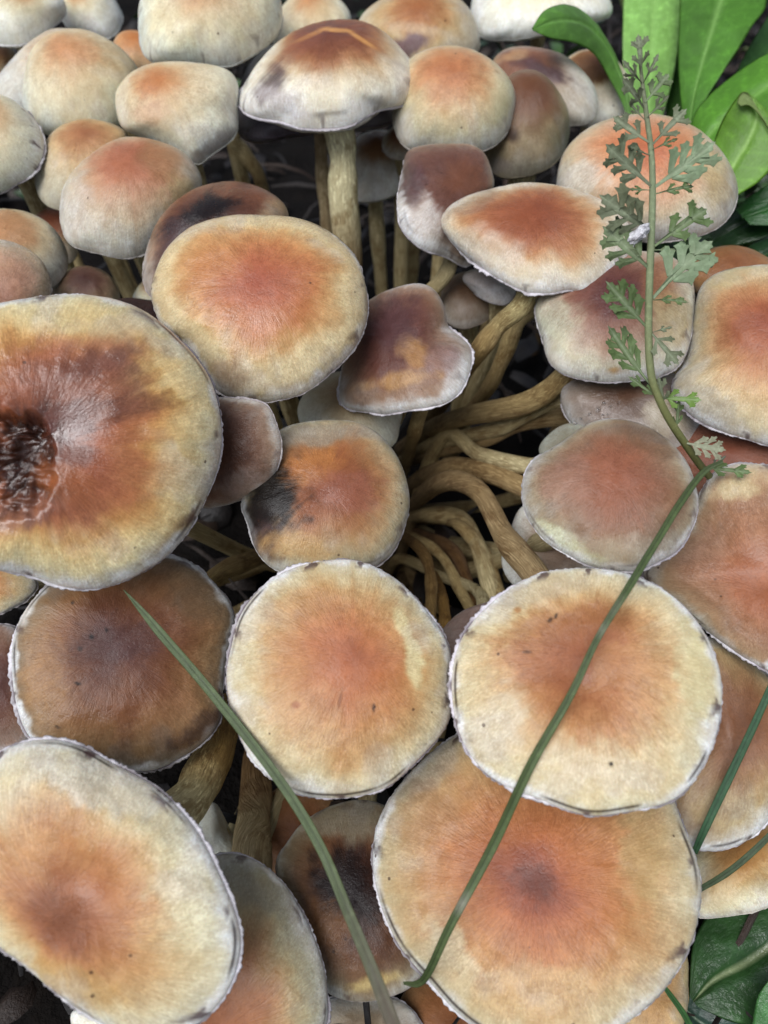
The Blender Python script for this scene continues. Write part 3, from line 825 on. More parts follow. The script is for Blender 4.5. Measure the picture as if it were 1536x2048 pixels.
slimy = mushroom("slimy grey-brown cap with water droplets, tucked under the purplish red cap", [(1120,790),(1130,765),(1170,740),(1250,730),(1340,740),(1390,790),(1410,850),(1400,900),(1330,910),(1240,890),(1160,860),(1130,830)],
  .182, 34, 90, .5, [(0,(120,84,68)),(.4,(140,116,104)),(.75,(158,144,136)),(1,(186,180,178))], co=(1250,785), fr=.4, stain=.3, wet=.85, patches=[(1340,830,60,40,0,(204,188,160),.8)],
  st=['cut',(1130,805,.196),(1000,850,.208),(860,890,.22)], base=at(790,930,.256), sr=.0027)
SLIMY = LASTCAP[-1]
mushroom("large tan cap with a red-brown centre at the tuft's edge, right of the herb", [(1340,770),(1360,740),(1375,690),(1385,630),(1398,575),(1430,545),(1490,530),(1560,530),(1640,570),(1700,660),(1695,780),(1640,860),(1560,895),(1500,883),(1440,865),(1390,840),(1355,805)],
  .166, 28, 85, .45, [(0,(158,76,58)),(.2,(176,98,66)),(.42,(194,136,92)),(.66,(208,172,120)),(.85,(206,188,148)),(1,(198,194,186))], co=(1530,650), fr=.9, stain=.9, patches=[(1420,810,80,30,28,(190,178,160),.7),(1440,560,60,20,-10,(196,180,128),.6)])
mushroom("plain brown cap peering over the large tan cap right of the herb", [(1370,560),(1385,520),(1420,497),(1470,490),(1520,505),(1560,540),(1560,600),(1450,620)], .192, 48, 90, .6, 'umber', fr=.2, stain=.1)
mushroom("shaded brick-red cap sandwiched beneath the large tan cap right of the herb", [(1310,920),(1340,870),(1400,835),(1480,845),(1570,880),(1610,940),(1580,1000),(1480,1010),(1390,990)], .172, 25, 90, .4, [(0,(142,78,64)),(.6,(156,96,80)),(1,(170,124,108))], fr=.4, stain=.4)
mushroom("big pinkish brown cap with an orange-red centre, under the grass blade's tip", [(1285,1165),(1300,1120),(1360,1060),(1395,990),(1420,950),(1450,930),(1500,925),(1570,935),(1680,985),(1760,1090),(1760,1210),(1690,1320),(1590,1360),(1500,1325),(1440,1285),(1400,1255),(1340,1205)],
  .153, 14, 60, .32, [(0,(172,96,64)),(.2,(176,104,72)),(.42,(172,116,86)),(.65,(170,128,102)),(.85,(186,152,122)),(1,(204,194,176))], co=(1535,1190), fr=1.0, stain=.8, patches=[(1470,970,60,30,-20,(210,188,140),.8),(1400,1090,60,60,0,(168,128,112),.5)])
mushroom("smooth grey-rimmed cap with a reddish centre, bordering the stem-filled gap", [(1042,970),(1055,930),(1085,905),(1130,875),(1170,848),(1215,835),(1265,840),(1310,858),(1350,890),(1380,930),(1396,980),(1398,1020),(1385,1060),(1360,1100),(1320,1125),(1280,1142),(1230,1145),(1180,1135),(1130,1110),(1085,1080),(1055,1040),(1043,1005)],
  .145, 24, 80, .45, [(0,(160,90,68)),(.25,(158,94,72)),(.5,(152,104,82)),(.7,(156,122,98)),(.85,(168,150,126)),(1,(190,186,178))], co=(1240,945), fr=.8, stain=.6,
  patches=[(1130,1085,80,22,30,(206,206,160),.7),(1250,1095,90,28,0,(176,162,146),.5),(1130,960,60,50,0,(172,130,118),.5),(1290,870,90,30,30,(132,96,72),.6)])
mushroom("dim brown cap in the shade between the saddle-shaped cap and the spreading umbrella cap", [(880,600),(893,560),(938,542),(985,558),(1002,600),(976,640),(930,660),(893,646)], .214, 50, 90, .7, [(0,(96,64,44)),(.5,(120,92,72)),(1,(150,136,124))], fr=.2, stain=.2)
mushroom("small grey-white cap edge showing just below the spreading umbrella cap", [(925,560),(945,538),(990,546),(1032,580),(1014,610),(968,602)], .202, 56, 110, .6, [(0,(150,136,132)),(1,(190,186,188))], fr=.3, stain=.3)
mushroom("pale shaded cap under the golden and saddle-shaped caps", [(596,830),(605,790),(630,760),(690,742),(760,768),(802,812),(799,852),(785,892),(720,912),(630,892)], .196, 42, 90, .7, [(0,(160,120,84)),(.5,(190,170,136)),(1,(204,206,190))], fr=.2, stain=.1)
mushroom("drooping dark brown cap hanging below the golden cap, right of the huge wet cap", [(395,1012),(365,965),(370,860),(420,800),(480,796),(532,808),(551,840),(564,880),(561,920),(545,960),(510,990),(460,1010),(420,1017)],
  .158, 28, 200, .45, [(0,(88,48,38)),(.45,(104,62,46)),(.7,(128,88,70)),(.9,(156,128,112)),(1,(190,176,166))], co=(430,860), fr=.5, stain=.4, patches=[(490,960,60,30,-30,(160,140,134),.5)])
mushroom("glossy orange-brown cap with a black bruise, in front of the stem-filled gap", [(480,1010),(490,980),(510,930),(535,880),(565,855),(610,842),(670,838),(720,845),(760,868),(795,910),(815,960),(821,1010),(810,1055),(790,1100),(760,1130),(700,1150),(640,1160),(580,1150),(540,1135),(510,1100),(495,1050)],
  .163, 26, 80, .5, [(0,(150,80,48)),(.3,(160,92,58)),(.52,(176,122,80)),(.72,(192,158,116)),(.9,(190,176,142)),(1,(196,192,180))], co=(650,965), fr=.6, stain=.6,
  patches=[(630,925,70,40,-20,(190,118,44),.8,.5),(700,985,80,50,10,(166,96,84),.6,.6),(540,1005,75,90,20,(20,9,6),.98,.1),(520,1060,50,60,0,(44,26,24),.9),(530,1080,40,50,0,(104,78,76),.8),(640,870,110,24,-5,(166,156,140),.7),(600,1095,90,30,10,(196,152,88),.6)])
# ---- front
mushroom("dark brown cap with a violet-stained centre and white left edge, under the pointed grass tip", [(20,1330),(25,1270),(50,1215),(95,1165),(160,1120),(250,1100),(330,1105),(390,1125),(430,1165),(460,1200),(472,1240),(462,1290),(452,1340),(448,1400),(440,1450),(400,1495),(350,1525),(300,1545),(220,1540),(130,1520),(60,1480),(30,1410)],
  .151, 8, 100, .30, [(0,(104,64,66)),(.2,(122,74,62)),(.42,(140,88,60)),(.62,(156,110,74)),(.82,(158,122,86)),(.94,(150,126,100)),(1,(204,200,196))], co=(225,1290), fr=1.1, stain=.9,
  patches=[(225,1285,95,45,-5,(106,70,70),.7),(183,1274,6,6,0,(40,32,36),-.95),(155,1367,8,4,20,(40,26,24),-.95),(160,1298,6,6,0,(60,48,52),-.7),(213,1260,4,5,0,(44,34,38),-.9),(115,1454,4,4,0,(40,26,20),-.9),(145,1205,4,3,0,(40,26,20),-.9),(90,1360,50,90,0,(176,128,76),.5),(400,1460,80,30,-40,(84,56,50),.8,.6),(390,1200,60,50,30,(130,104,80),.6),(250,1420,30,80,0,(140,84,56),.5)],
  st=['cut',(330,1260,.176),(430,1148,.190),(520,1108,.205)], sr=.0034, stemcol=[(0,(190,160,104)),(.4,(176,150,96)),(1,(98,76,48))])
mushroom("round orange-centred cap with a jagged white rim, middle of the front row", [(450,1340),(460,1290),(475,1235),(505,1190),(550,1150),(600,1128),(660,1117),(710,1117),(760,1135),(800,1160),(840,1200),(875,1245),(895,1280),(905,1315),(902,1380),(904,1430),(885,1470),(850,1510),(810,1550),(770,1580),(710,1597),(650,1600),(590,1590),(540,1560),(500,1520),(475,1470),(455,1410)],
  .138, 4, 90, .26, [(0,(180,98,68)),(.22,(190,112,68)),(.45,(192,132,80)),(.66,(198,156,102)),(.84,(206,184,136)),(.95,(208,196,164)),(1,(212,206,194))], co=(705,1310), fr=1.15,
  patches=[(600,1210,90,40,-10,(180,128,76),.5),(815,1270,16,60,-25,(220,200,130),.8),(830,1340,18,50,-10,(222,204,138),.8),(600,1420,90,60,0,(206,160,118),.35),(748,1415,4,9,10,(70,32,18),-.95),(592,1410,11,9,0,(170,98,66),-.8),(680,1400,4,22,12,(150,84,44),-.7)])
mushroom("broad flat cap with a sunken rust-brown centre, crossed by the long grass blade", [(900,1360),(910,1300),(940,1245),(990,1195),(1050,1155),(1110,1137),(1180,1133),(1250,1142),(1310,1165),(1360,1200),(1400,1245),(1430,1300),(1446,1360),(1446,1420),(1430,1490),(1400,1550),(1360,1595),(1310,1615),(1250,1628),(1190,1635),(1130,1622),(1060,1595),(1010,1575),(960,1540),(925,1490),(905,1430)],
  .127, 8, 60, .20, [(0,(166,92,60)),(.2,(176,104,64)),(.4,(190,132,84)),(.6,(204,166,112)),(.8,(212,188,136)),(.93,(206,192,152)),(1,(214,212,202))], umbo=-.12, co=(1175,1310), fr=1.2,
  patches=[(1130,1250,150,45,-12,(160,96,52),.55),(1090,1330,120,50,10,(172,104,76),.5),(1270,1350,110,70,0,(198,146,96),.5),(1180,1540,190,60,0,(220,200,150),.5),(1390,1330,40,110,0,(206,196,140),.6),(1000,1450,60,90,20,(212,198,168),.5),(1080,1180,110,30,-15,(196,178,150),.6),(1222,1528,6,5,30,(24,16,12),-1),(1035,1220,9,7,0,(176,112,60),-.7),(1100,1240,7,4,-40,(60,36,20),-.8),(1112,1232,4,7,20,(60,36,20),-.8),(1055,1304,12,3,0,(60,36,24),-.7)],
  st=['cut',(1095,1190,.150),(1010,1075,.172),(950,975,.188),(870,975,.205)], base=at(800,1040,.255), sr=.0036, stemcol=[(0,(200,182,144)),(.35,(176,152,112)),(.6,(144,120,82)),(1,(98,78,50))])
mushroom("largest cap, orange with a dark red centre spot, lowest in the front row", [(742,1720),(750,1650),(780,1590),(830,1530),(890,1480),(960,1445),(1060,1430),(1180,1440),(1280,1480),(1340,1570),(1365,1640),(1390,1700),(1405,1760),(1401,1830),(1380,1900),(1340,1970),(1280,2030),(1200,2080),(1100,2100),(1000,2085),(920,2035),(860,1970),(800,1900),(765,1830),(748,1770)],
  .140, 4, 90, .25, [(0,(150,72,56)),(.1,(166,82,56)),(.2,(186,104,58)),(.42,(190,122,72)),(.62,(194,142,92)),(.8,(200,166,118)),(.93,(204,184,140)),(1,(208,202,186))], co=(1070,1765), fr=1.2,
  patches=[(870,1620,80,70,-40,(182,140,108),.55),(1290,1720,60,130,0,(184,160,108),.5),(900,1900,40,90,-35,(214,196,150),.6),(1060,1980,160,60,0,(206,172,116),.5),(1072,1762,55,42,10,(116,46,36),.7)],
  st=['cut',(1060,1480,.172),(985,1180,.200),(930,1050,.214),(850,1030,.225)], base=at(790,1050,.258), sr=.0033)
mushroom("pale-margined cap with a sunken brown centre, lowest corner by the wet litter", [(-130,1720),(-110,1610),(-50,1535),(20,1490),(90,1475),(150,1485),(210,1515),(270,1545),(325,1580),(375,1630),(410,1680),(440,1740),(465,1800),(482,1860),(483,1910),(465,1970),(440,2010),(390,2055),(300,2080),(200,2050),(110,1990),(40,1930),(-20,1885),(-90,1820)],
  .121, 22, 215, .24, [(0,(150,86,58)),(.2,(172,102,64)),(.4,(190,130,80)),(.58,(204,162,106)),(.76,(214,192,140)),(.9,(210,200,166)),(1,(214,212,206))], umbo=-.10, co=(115,1850), fr=1.2,
  patches=[(110,1840,50,90,-25,(150,86,60),.5),(200,1570,150,50,20,(208,200,186),.6),(380,1800,70,110,-20,(214,200,152),.5),(160,1980,120,40,25,(196,146,76),.6),(60,1700,60,80,0,(212,164,116),.4)],
  st=['cut',(370,1610,.146),(425,1530,.160),(500,1400,.185)], sr=.0057, stemcol=[(0,(214,208,170)),(.4,(206,192,142)),(.6,(176,140,80)),(1,(64,46,28))])
mushroom("greyish green cap with a rusty centre, between the corner cap and the bristly dark cap", [(380,1770),(420,1716),(460,1704),(510,1718),(560,1755),(600,1810),(630,1870),(650,1930),(657,1990),(652,2060),(600,2140),(480,2170),(380,2140),(330,2050),(340,1900)],
  .139, 14, 230, .32, [(0,(166,96,60)),(.3,(176,112,70)),(.5,(178,136,92)),(.7,(180,164,126)),(.88,(176,170,146)),(1,(196,192,182))], co=(430,2070), fr=1.0, stain=.8, patches=[(500,1780,100,40,25,(158,152,136),.6)],
  st=['cut',(505,1700,.166),(508,1600,.180),(540,1440,.200)], sr=.0049, stemcol=[(0,(196,180,140)),(.45,(186,164,120)),(.65,(130,98,58)),(1,(98,78,50))])
mushroom("bristly blackish-brown cap behind the slanting grass blade", [(550,1740),(570,1690),(610,1640),(670,1608),(740,1600),(810,1640),(860,1750),(880,1860),(850,1940),(822,1975),(775,1996),(720,2005),(660,1990),(620,1940),(580,1850)],
  .158, 12, 95, .45, [(0,(66,40,40)),(.3,(90,56,46)),(.5,(130,84,54)),(.7,(136,100,72)),(.88,(150,128,100)),(1,(190,180,160))], co=(710,1790), fr=.4, stain=.6,
  patches=[(690,1780,70,90,-25,(40,24,26),.85),(650,1850,50,50,30,(156,104,60),.7),(700,1640,110,45,0,(150,140,120),.8),(760,1960,60,18,-15,(206,180,110),.7),(770,1900,60,50,0,(92,58,48),.6)])
mushroom("grey-green cap at the very bottom, below the bristly dark cap", [(600,2070),(650,2000),(720,1988),(790,1995),(835,2030),(850,2090),(780,2170),(650,2160)], .166, 12, 260, .35, 'grey', fr=.8, stain=.5)
mushroom("plain orange-brown cap beneath the largest cap and the hooked grass end", [(780,2110),(800,2000),(850,1945),(950,1935),(1030,2040),(1010,2160),(880,2210)], .170, 10, 90, .4, 'umber', fr=.2, stain=.2)
mushroom("brown-speckled cap with a black stained lower rim, beside the upright grass blade", [(1335,1640),(1350,1560),(1380,1400),(1400,1300),(1430,1265),(1470,1288),(1512,1325),(1560,1370),(1600,1450),(1590,1560),(1550,1630),(1500,1680),(1440,1703),(1390,1700),(1355,1680)],
  .152, 16, 20, .38, [(0,(150,92,60)),(.35,(156,104,70)),(.6,(168,130,90)),(.82,(182,156,112)),(1,(206,202,194))], co=(1490,1450), fr=1.0, stain=1.0, patches=[(1400,1620,60,50,0,(150,118,100),.6),(1450,1620,70,50,0,(186,166,124),.5)])
mushroom("plain yellowish cap resting over the dark leaf, below the black-rimmed cap", [(1370,1800),(1385,1700),(1450,1640),(1560,1625),(1660,1680),(1650,1770),(1560,1806),(1500,1826),(1440,1833),(1390,1831)], .160, 26, 95, .5, [(0,(184,128,66)),(.35,(192,142,82)),(.6,(210,180,124)),(.85,(218,206,162)),(1,(214,210,188))], co=(1470,1690), fr=.4, stain=.4)
mushroom("small yellow-brown cap tucked behind the largest cap beside the dark wet leaf", [(1230,2010),(1280,1900),(1340,1868),(1371,1900),(1377,1970),(1370,2040),(1330,2120),(1250,2110)], .162, 14, 90, .5, [(0,(186,134,76)),(.6,(196,154,96)),(1,(208,184,128))], fr=.15, stain=.2)
mushroom("beige cap edge jutting from beneath the huge wet cap", [(-80,1165),(-30,1115),(40,1125),(76,1165),(60,1196),(30,1216),(0,1229),(-60,1235)], .154, 16, 150, .4, 'tan', co=(-60,1150), fr=.6, stain=.6)
mushroom("dusky plum cap wedged behind the violet-centred cap", [(-90,1390),(-70,1290),(-20,1250),(40,1258),(75,1330),(75,1440),(52,1492),(0,1516),(-70,1490)], .166, 16, 160, .45, 'purple', co=(-30,1370), fr=.5, stain=.5)
mushroom("shaded rusty brown cap in the gap between the two slender stems and the bristly cap", [(505,1700),(518,1620),(560,1575),(650,1585),(690,1660),(670,1750),(590,1790),(525,1760)], .182, 12, 90, .4, 'umber', fr=.15, stain=.1, base=at(700,1300,.225))
mushroom("narrow greenish white cap edge beside the two slender stems", [(385,1700),(400,1640),(425,1604),(452,1640),(472,1700),(450,1745),(400,1750)], .172, 24, 120, .5, [(0,(190,190,176)),(1,(206,210,200))], fr=.1, stain=.1, base=at(640,1350,.225))
mushroom("grey-plum cap sliver showing between the two broad front caps and the stems", [(880,1275),(900,1240),(940,1214),(1000,1203),(1045,1240),(1035,1300),(960,1335),(895,1315)], .166, 20, 90, .4, [(0,(130,100,92)),(1,(150,128,122))], fr=.3, stain=.3, st=['cut',(960,1185,.200),(880,1155,.215),(800,1115,.226)], sr=.0021)
mushroom("white-edged shaded cap under the grey-rimmed reddish cap", [(1003,1125),(1018,1065),(1050,1010),(1120,1030),(1190,1110),(1175,1165),(1085,1195),(1028,1172)], .183, 26, 150, .5, [(0,(150,118,100)),(.5,(176,156,140)),(.8,(210,206,196)),(1,(218,222,220))], co=(1140,1110), fr=.1, stain=.1)
mushroom("pale greenish cap edge above the grey-rimmed reddish cap", [(1078,905),(1098,868),(1140,846),(1205,856),(1210,940),(1120,955)], .182, 26, 120, .5, [(0,(130,120,100)),(1,(170,172,160))], fr=.1, stain=.1, st=['cut',(1060,930,.196),(960,908,.206),(880,882,.216)], sr=.0028)
mushroom("white curved cap edge poking out under the corner cap", [(140,2035),(155,2020),(200,2030),(300,2060),(400,2090),(350,2160),(200,2130)], .134, 20, 215, .4, 'white', fr=.4, stain=.2)
# thin young mushrooms deep in the gap whose stems show
mushroom("slim young mushroom whose yellow stem bends over deep inside the gap", [(800,1300),(815,1275),(850,1265),(880,1280),(890,1315),(865,1350),(820,1340)], .180, 14, 90, .6, 'tan', fr=.1, stain=.1, st=['cut',(856,1190,.192),(850,1110,.196),(815,1075,.205)], sr=.0020, base=at(770,1060,.25),
  stemcol=[(0,(160,134,80)),(.6,(128,98,54)),(1,(110,80,40))])
mushroom("young mushroom with an orange-yellow stem standing low against the round orange-centred cap", [(850,1340),(865,1310),(900,1302),(925,1325),(920,1360),(880,1375)], .172, 14, 90, .6, 'tan', fr=.1, stain=.1, st=['cut',(893,1240,.190),(880,1180,.202)], sr=.0022, base=at(840,1090,.25),
  stemcol=[(0,(160,126,66)),(.6,(140,106,54)),(1,(110,80,40))])
mushroom("young brown-stemmed mushroom curving through the dark of the gap", [(925,1275),(945,1245),(985,1240),(1005,1270),(985,1305),(945,1305)], .184, 14, 90, .6, 'brown', fr=.1, stain=.1, st=['cut',(938,1190,.208),(915,1110,.216),(860,1075,.224)], sr=.0024, base=at(800,1060,.256),
  stemcol=[(0,(130,96,56)),(1,(80,56,32))])

def small(label, x, y, z, r, st, sr, bpx, col):
    o = [(x + r * math.cos(k * math.tau / 10) * (1 + .08 * math.sin(3 * k)), y + r * .85 * math.sin(k * math.tau / 10)) for k in range(10)]
    mushroom(label, o, z, 20, 90, .6, 'brown', fr=.1, stain=.1, st=['cut'] + st, sr=sr, base=at(*bpx), stemcol=col)
PALE = [(0, (196, 176, 126)), (.6, (178, 154, 104)), (1, (110, 88, 56))]
AMBER = [(0, (172, 148, 104)), (.6, (150, 124, 82)), (1, (88, 70, 46))]
small("mushroom with a straight amber stem running under the grey-rimmed reddish cap", 1130, 1010, .186, 46, [(1045, 975, .198), (950, 940, .208), (860, 945, .218)], .0036, (790, 1000, .25), AMBER)
small("mushroom with a slender pale stem curving down beneath the broad sunken-centred cap", 1090, 1270, .168, 46, [(1005, 1205, .196), (962, 1105, .207), (905, 1045, .216)], .0026, (820, 1040, .252), PALE)
small("mushroom with a dim stem lying just below the purplish red cap's stem", 1190, 815, .204, 36, [(1060, 845, .208), (950, 880, .214), (860, 905, .224)], .0030, (800, 930, .254), AMBER)
small("mushroom with a thin upright stem beside the thick stem of the spreading umbrella cap", 1095, 585, .206, 34, [(1040, 645, .207), (1005, 705, .212), (972, 780, .220)], .0030, (900, 870, .255), PALE)
small("mushroom with a short yellowish stem showing below the saddle-shaped cap", 835, 765, .196, 36, [(843, 825, .200), (828, 880, .208)], .0026, (800, 960, .25), PALE)
small("mushroom with a thin straw stem crossing the floor of the gap", 985, 1290, .178, 40, [(935, 1200, .204), (880, 1110, .212), (830, 1075, .220)], .0020, (790, 1060, .252), PALE)

def droplets():
    s = NT("water_drop")
    s.b.inputs["Base Color"].default_value = (1, 1, 1, 1)
    s.b.inputs["Roughness"].default_value = 0.02
    s.b.inputs["IOR"].default_value = 1.33
    s.b.inputs["Transmission Weight"].default_value = 1.0
    X, Y, Zd, V, ax, tc = SLIMY
    th = np.linspace(0.03, math.pi - .03, 9)
    ph = np.linspace(0, 2 * np.pi, 14, endpoint=False)
    D = np.stack([np.sin(th)[:, None] * np.cos(ph), np.sin(th)[:, None] * np.sin(ph), np.cos(th)[:, None] * np.ones(14)], -1).reshape(-1, 3)
    F = grid_faces(9, 14, True).tolist() + [list(range(14)), [8 * 14 + j for j in range(14)][::-1]]
    for x, y, r in ((1195,818,11),(1208,808,8),(1180,828,7),(1222,812,6),(1238,806,7),(1150,846,9),(1164,838,6),(1172,850,5),(1205,832,5),(1143,830,5),(1260,815,5),(1218,828,4)):
        k = np.argmin((X - x) ** 2 + (Y - y) ** 2 + 1e5 * (tc > 1))
        rad = r * Zd[k] / FPX * .5
        N = ax * .7 + (CAMP - V[k]) / np.linalg.norm(CAMP - V[k]) * .5
        N /= np.linalg.norm(N)
        W = V[k] + rad * (D - N * (D @ N)[:, None] * .45) * (1 + .25 * fbm(D * 1.3 + r, 4))[:, None] + N * rad * .25
        mesh_obj("droplet", W, F, s.m, slimy)
droplets()

# ------------------------------------------------------------------ leaves and blades
def strip_leaf(name, label, cat, left, right, mat, col, n=64, m=25, rib=0.0006, bulge=0.0, parent=None, thick=0.0004, group=None, ribcol=None, base_col=None, wob=0.0, seed=1):
    """surface between two traced edges, each point (x, y, distance)"""
    Lp = catmull([at(*p) for p in left], n)
    Rp = catmull([at(*p) for p in right], n)
    V, A, Fb = [], [], []
    T = np.gradient((Lp + Rp) / 2, axis=0)
    S = Rp - Lp
    N = np.cross(S, T)
    N /= np.linalg.norm(N, axis=1)[:, None] + 1e-12
    flip = np.sign((N * (CAMP - (Lp + Rp) / 2)).sum(1))[:, None]
    N = N * np.where(flip == 0, 1, flip)
    W = np.linalg.norm(S, axis=1)
    for side in (1, -1):
        for i in range(n):
            for j in range(m):
                u = j / (m - 1)
                x = 2 * u - 1
                z = bulge * W[i] * (1 - x * x) - rib * math.exp(-(x / 0.10) ** 2) * min(1, W[i] / 0.006)
                z += side * thick * 0.5 * (1 - x ** 6)
                V.append(Lp[i] * (1 - u) + Rp[i] * u + N[i] * z)
                Fb.append((u, x * 0.5, i / n * 2))
    V = np.array(V)
    Fb = np.array(Fb)
    if wob:
        h = fbm(V[: n * m] * 130, seed) * wob
        V[: n * m] += N.repeat(m, 0) * h[:, None]
        V[n * m:] += N.repeat(m, 0) * h[:, None]
    F1 = grid_faces(n, m)
    F2 = grid_faces(n, m, off=n * m)[:, ::-1]
    F = F1.tolist() + F2.tolist()
    for i in range(n - 1):
        a, b2 = i * m, (i + 1) * m
        F.append([a, a + n * m, b2 + n * m, b2])
        a, b2 = i * m + m - 1, (i + 1) * m + m - 1
        F.append([b2, b2 + n * m, a + n * m, a])
    c0 = lin(col)
    x = Fb[:, 1] * 2
    lum = 0.90 + 0.25 * fbm(V * 220, seed + 3) + 0.45 * fbm(V * 45, seed + 8)
    C = c0[None] * lum[:, None]
    if base_col is not None:
        k = smooth(0.0, 1.0, Fb[:, 2] / 2)[:, None]
        C = C * k + lin(base_col)[None] * (1 - k)
    if ribcol is not None:
        r = np.exp(-(x / (0.022 if mat is M_DLEAF else 0.075)) ** 2)[:, None] * 0.85
        C = C * (1 - r) + lin(ribcol) * r
    if mat in (M_LEAF, M_DLEAF):
        vein = np.exp(-(((np.abs(x) * 1.1 - Fb[:, 2] * 4.5) % 1.0 - 0.5) / 0.09) ** 2) * smooth(0.05, 0.25, np.abs(x))
        C = C * (1 + 0.22 * vein[:, None])
    o = mesh_obj(name, V, F, mat, parent, {'pigment': np.concatenate([C, np.ones((len(C), 1))], 1), 'fibre': Fb})
    if parent is None and label:
        tag(o, label, cat, group)
    return o

rl = at(1330, 330, .262); rl[2] = 0
ros = thing("leaf_rosette", "rosette of broad bright green leaves behind the salmon-orange dome", "plant", rl)
strip_leaf("leaf", None, None, [(1262,300,.236),(1256,215,.240),(1246,120,.246),(1246,40,.252),(1252,-30,.258),(1290,-90,.262)], [(1300,300,.240),(1330,220,.244),(1352,130,.248),(1362,40,.252),(1370,-40,.258),(1330,-100,.262)], M_LEAF, (136,182,98), bulge=.05, parent=ros, ribcol=(150,196,110), seed=4, wob=.0005)
strip_leaf("leaf", None, None, [(1368,320,.226),(1364,230,.230),(1357,140,.234),(1358,40,.238),(1366,-60,.242),(1400,-150,.246)], [(1384,320,.224),(1400,225,.226),(1445,145,.228),(1500,60,.230),(1535,-10,.234),(1490,-140,.244)], M_LEAF, (84,136,46), bulge=.06, parent=ros, ribcol=(128,172,92), seed=5, wob=.0005)
strip_leaf("leaf", None, None, [(1376,320,.220),(1386,235,.222),(1420,190,.222),(1480,140,.220),(1545,102,.218),(1640,60,.216)], [(1415,390,.214),(1450,340,.212),(1500,300,.210),(1560,260,.208),(1620,200,.208),(1680,100,.212)], M_LEAF, (88,142,42), bulge=.10, parent=ros, ribcol=(128,176,86), seed=6, wob=.0005)
strip_leaf("leaf", None, None, [(1250,330,.236),(1252,240,.236),(1236,190,.234),(1206,134,.230),(1180,102,.224),(1142,84,.217),(1100,78,.212),(1068,62,.209)], [(1262,330,.236),(1263,230,.236),(1246,150,.236),(1214,76,.234),(1172,26,.228),(1130,8,.219),(1088,22,.213),(1064,56,.209)], M_LEAF, (98,146,60), bulge=.10, parent=ros, ribcol=(128,176,92), seed=7, wob=.0005)
strip_leaf("leaf", None, None, [(1330,310,.252),(1332,220,.256),(1335,120,.260),(1345,20,.264),(1360,-60,.268)], [(1390,310,.250),(1420,220,.254),(1440,120,.258),(1440,20,.262),(1420,-70,.266)], M_LEAF, (62,104,36), bulge=.06, parent=ros, ribcol=(92,136,64), seed=14, wob=.0006)
strip_leaf("leaf", None, None, [(1420,260,.238),(1460,170,.242),(1500,90,.246),(1550,10,.250)], [(1450,270,.236),(1520,190,.238),(1580,120,.242),(1640,40,.246)], M_LEAF, (48,88,36), bulge=.06, parent=ros, ribcol=(80,120,60), seed=15, wob=.0006)
lf = strip_leaf("leaf", None, None, [(1420,360,.208),(1424,300,.208),(1440,250,.206),(1462,212,.203),(1480,188,.201),(1490,182,.201)], [(1475,392,.203),(1520,362,.201),(1562,310,.199),(1566,262,.199),(1535,222,.200),(1496,186,.201)], M_LEAF, (110,158,52), bulge=.08, parent=ros, ribcol=(148,190,96), seed=8, wob=.0005)
strip_leaf("folded_tip", None, None, [(1474,206,.200),(1478,192,.1995),(1486,184,.199),(1496,186,.199)], [(1482,212,.1985),(1500,212,.198),(1525,238,.198),(1556,290,.198)], M_LEAF, (130,150,86), m=7, parent=lf, seed=9, rib=0)

def wetleaf(label, left, right, col, rib, seed):
    return strip_leaf("dark_leaf", label, "leaf", left, right, M_DLEAF, col, n=40, m=25, bulge=.05, ribcol=rib, wob=.0006, seed=seed, rib=.0012)
wetleaf("wet blackish green leaf with a pale midrib lying below the yellowish cap", [(1378,1990,.160),(1388,1880,.166),(1440,1800,.170),(1520,1750,.172),(1640,1740,.172)], [(1396,2014,.158),(1470,2046,.156),(1560,2056,.155),(1640,1990,.157),(1700,1830,.166)], (46,78,40), (140,152,112), 21)
wetleaf("glossy bluish green leaf at the bottom edge under the pale midrib leaf", [(1340,2030,.166),(1380,2110,.162),(1480,2150,.160),(1640,2140,.158)], [(1380,1990,.166),(1460,2000,.163),(1560,1990,.162),(1680,1950,.162)], (64,92,80), (100,124,96), 22)
wetleaf("plain mid green leaf tip at the bottom corner in front of the dark wet leaves", [(1500,2140,.150),(1506,2040,.150),(1520,1985,.150),(1560,1935,.150)], [(1660,2140,.148),(1650,2040,.148),(1620,1970,.149),(1570,1935,.150)], (78,128,72), (100,150,90), 23)
wetleaf("shiny dark green leaf in the undergrowth right of the salmon-orange dome", [(1420,470,.228),(1450,430,.226),(1500,400,.224),(1570,390,.222)], [(1440,500,.224),(1480,490,.220),(1540,470,.218),(1600,420,.220)], (34,70,30), (60,100,50), 24)
wetleaf("dark green leaf under the folded bright green leaf", [(1470,420,.218),(1500,392,.216),(1560,360,.214),(1620,350,.214)], [(1500,450,.214),(1550,450,.212),(1610,430,.212),(1650,380,.213)], (40,92,34), (70,120,60), 25)
wetleaf("small dusky green leaf beside the plain brown cap", [(1480,520,.220),(1500,490,.220),(1540,470,.220),(1590,460,.220)], [(1500,545,.216),(1540,540,.214),(1590,520,.214),(1620,480,.217)], (30,62,30), (56,90,46), 26)

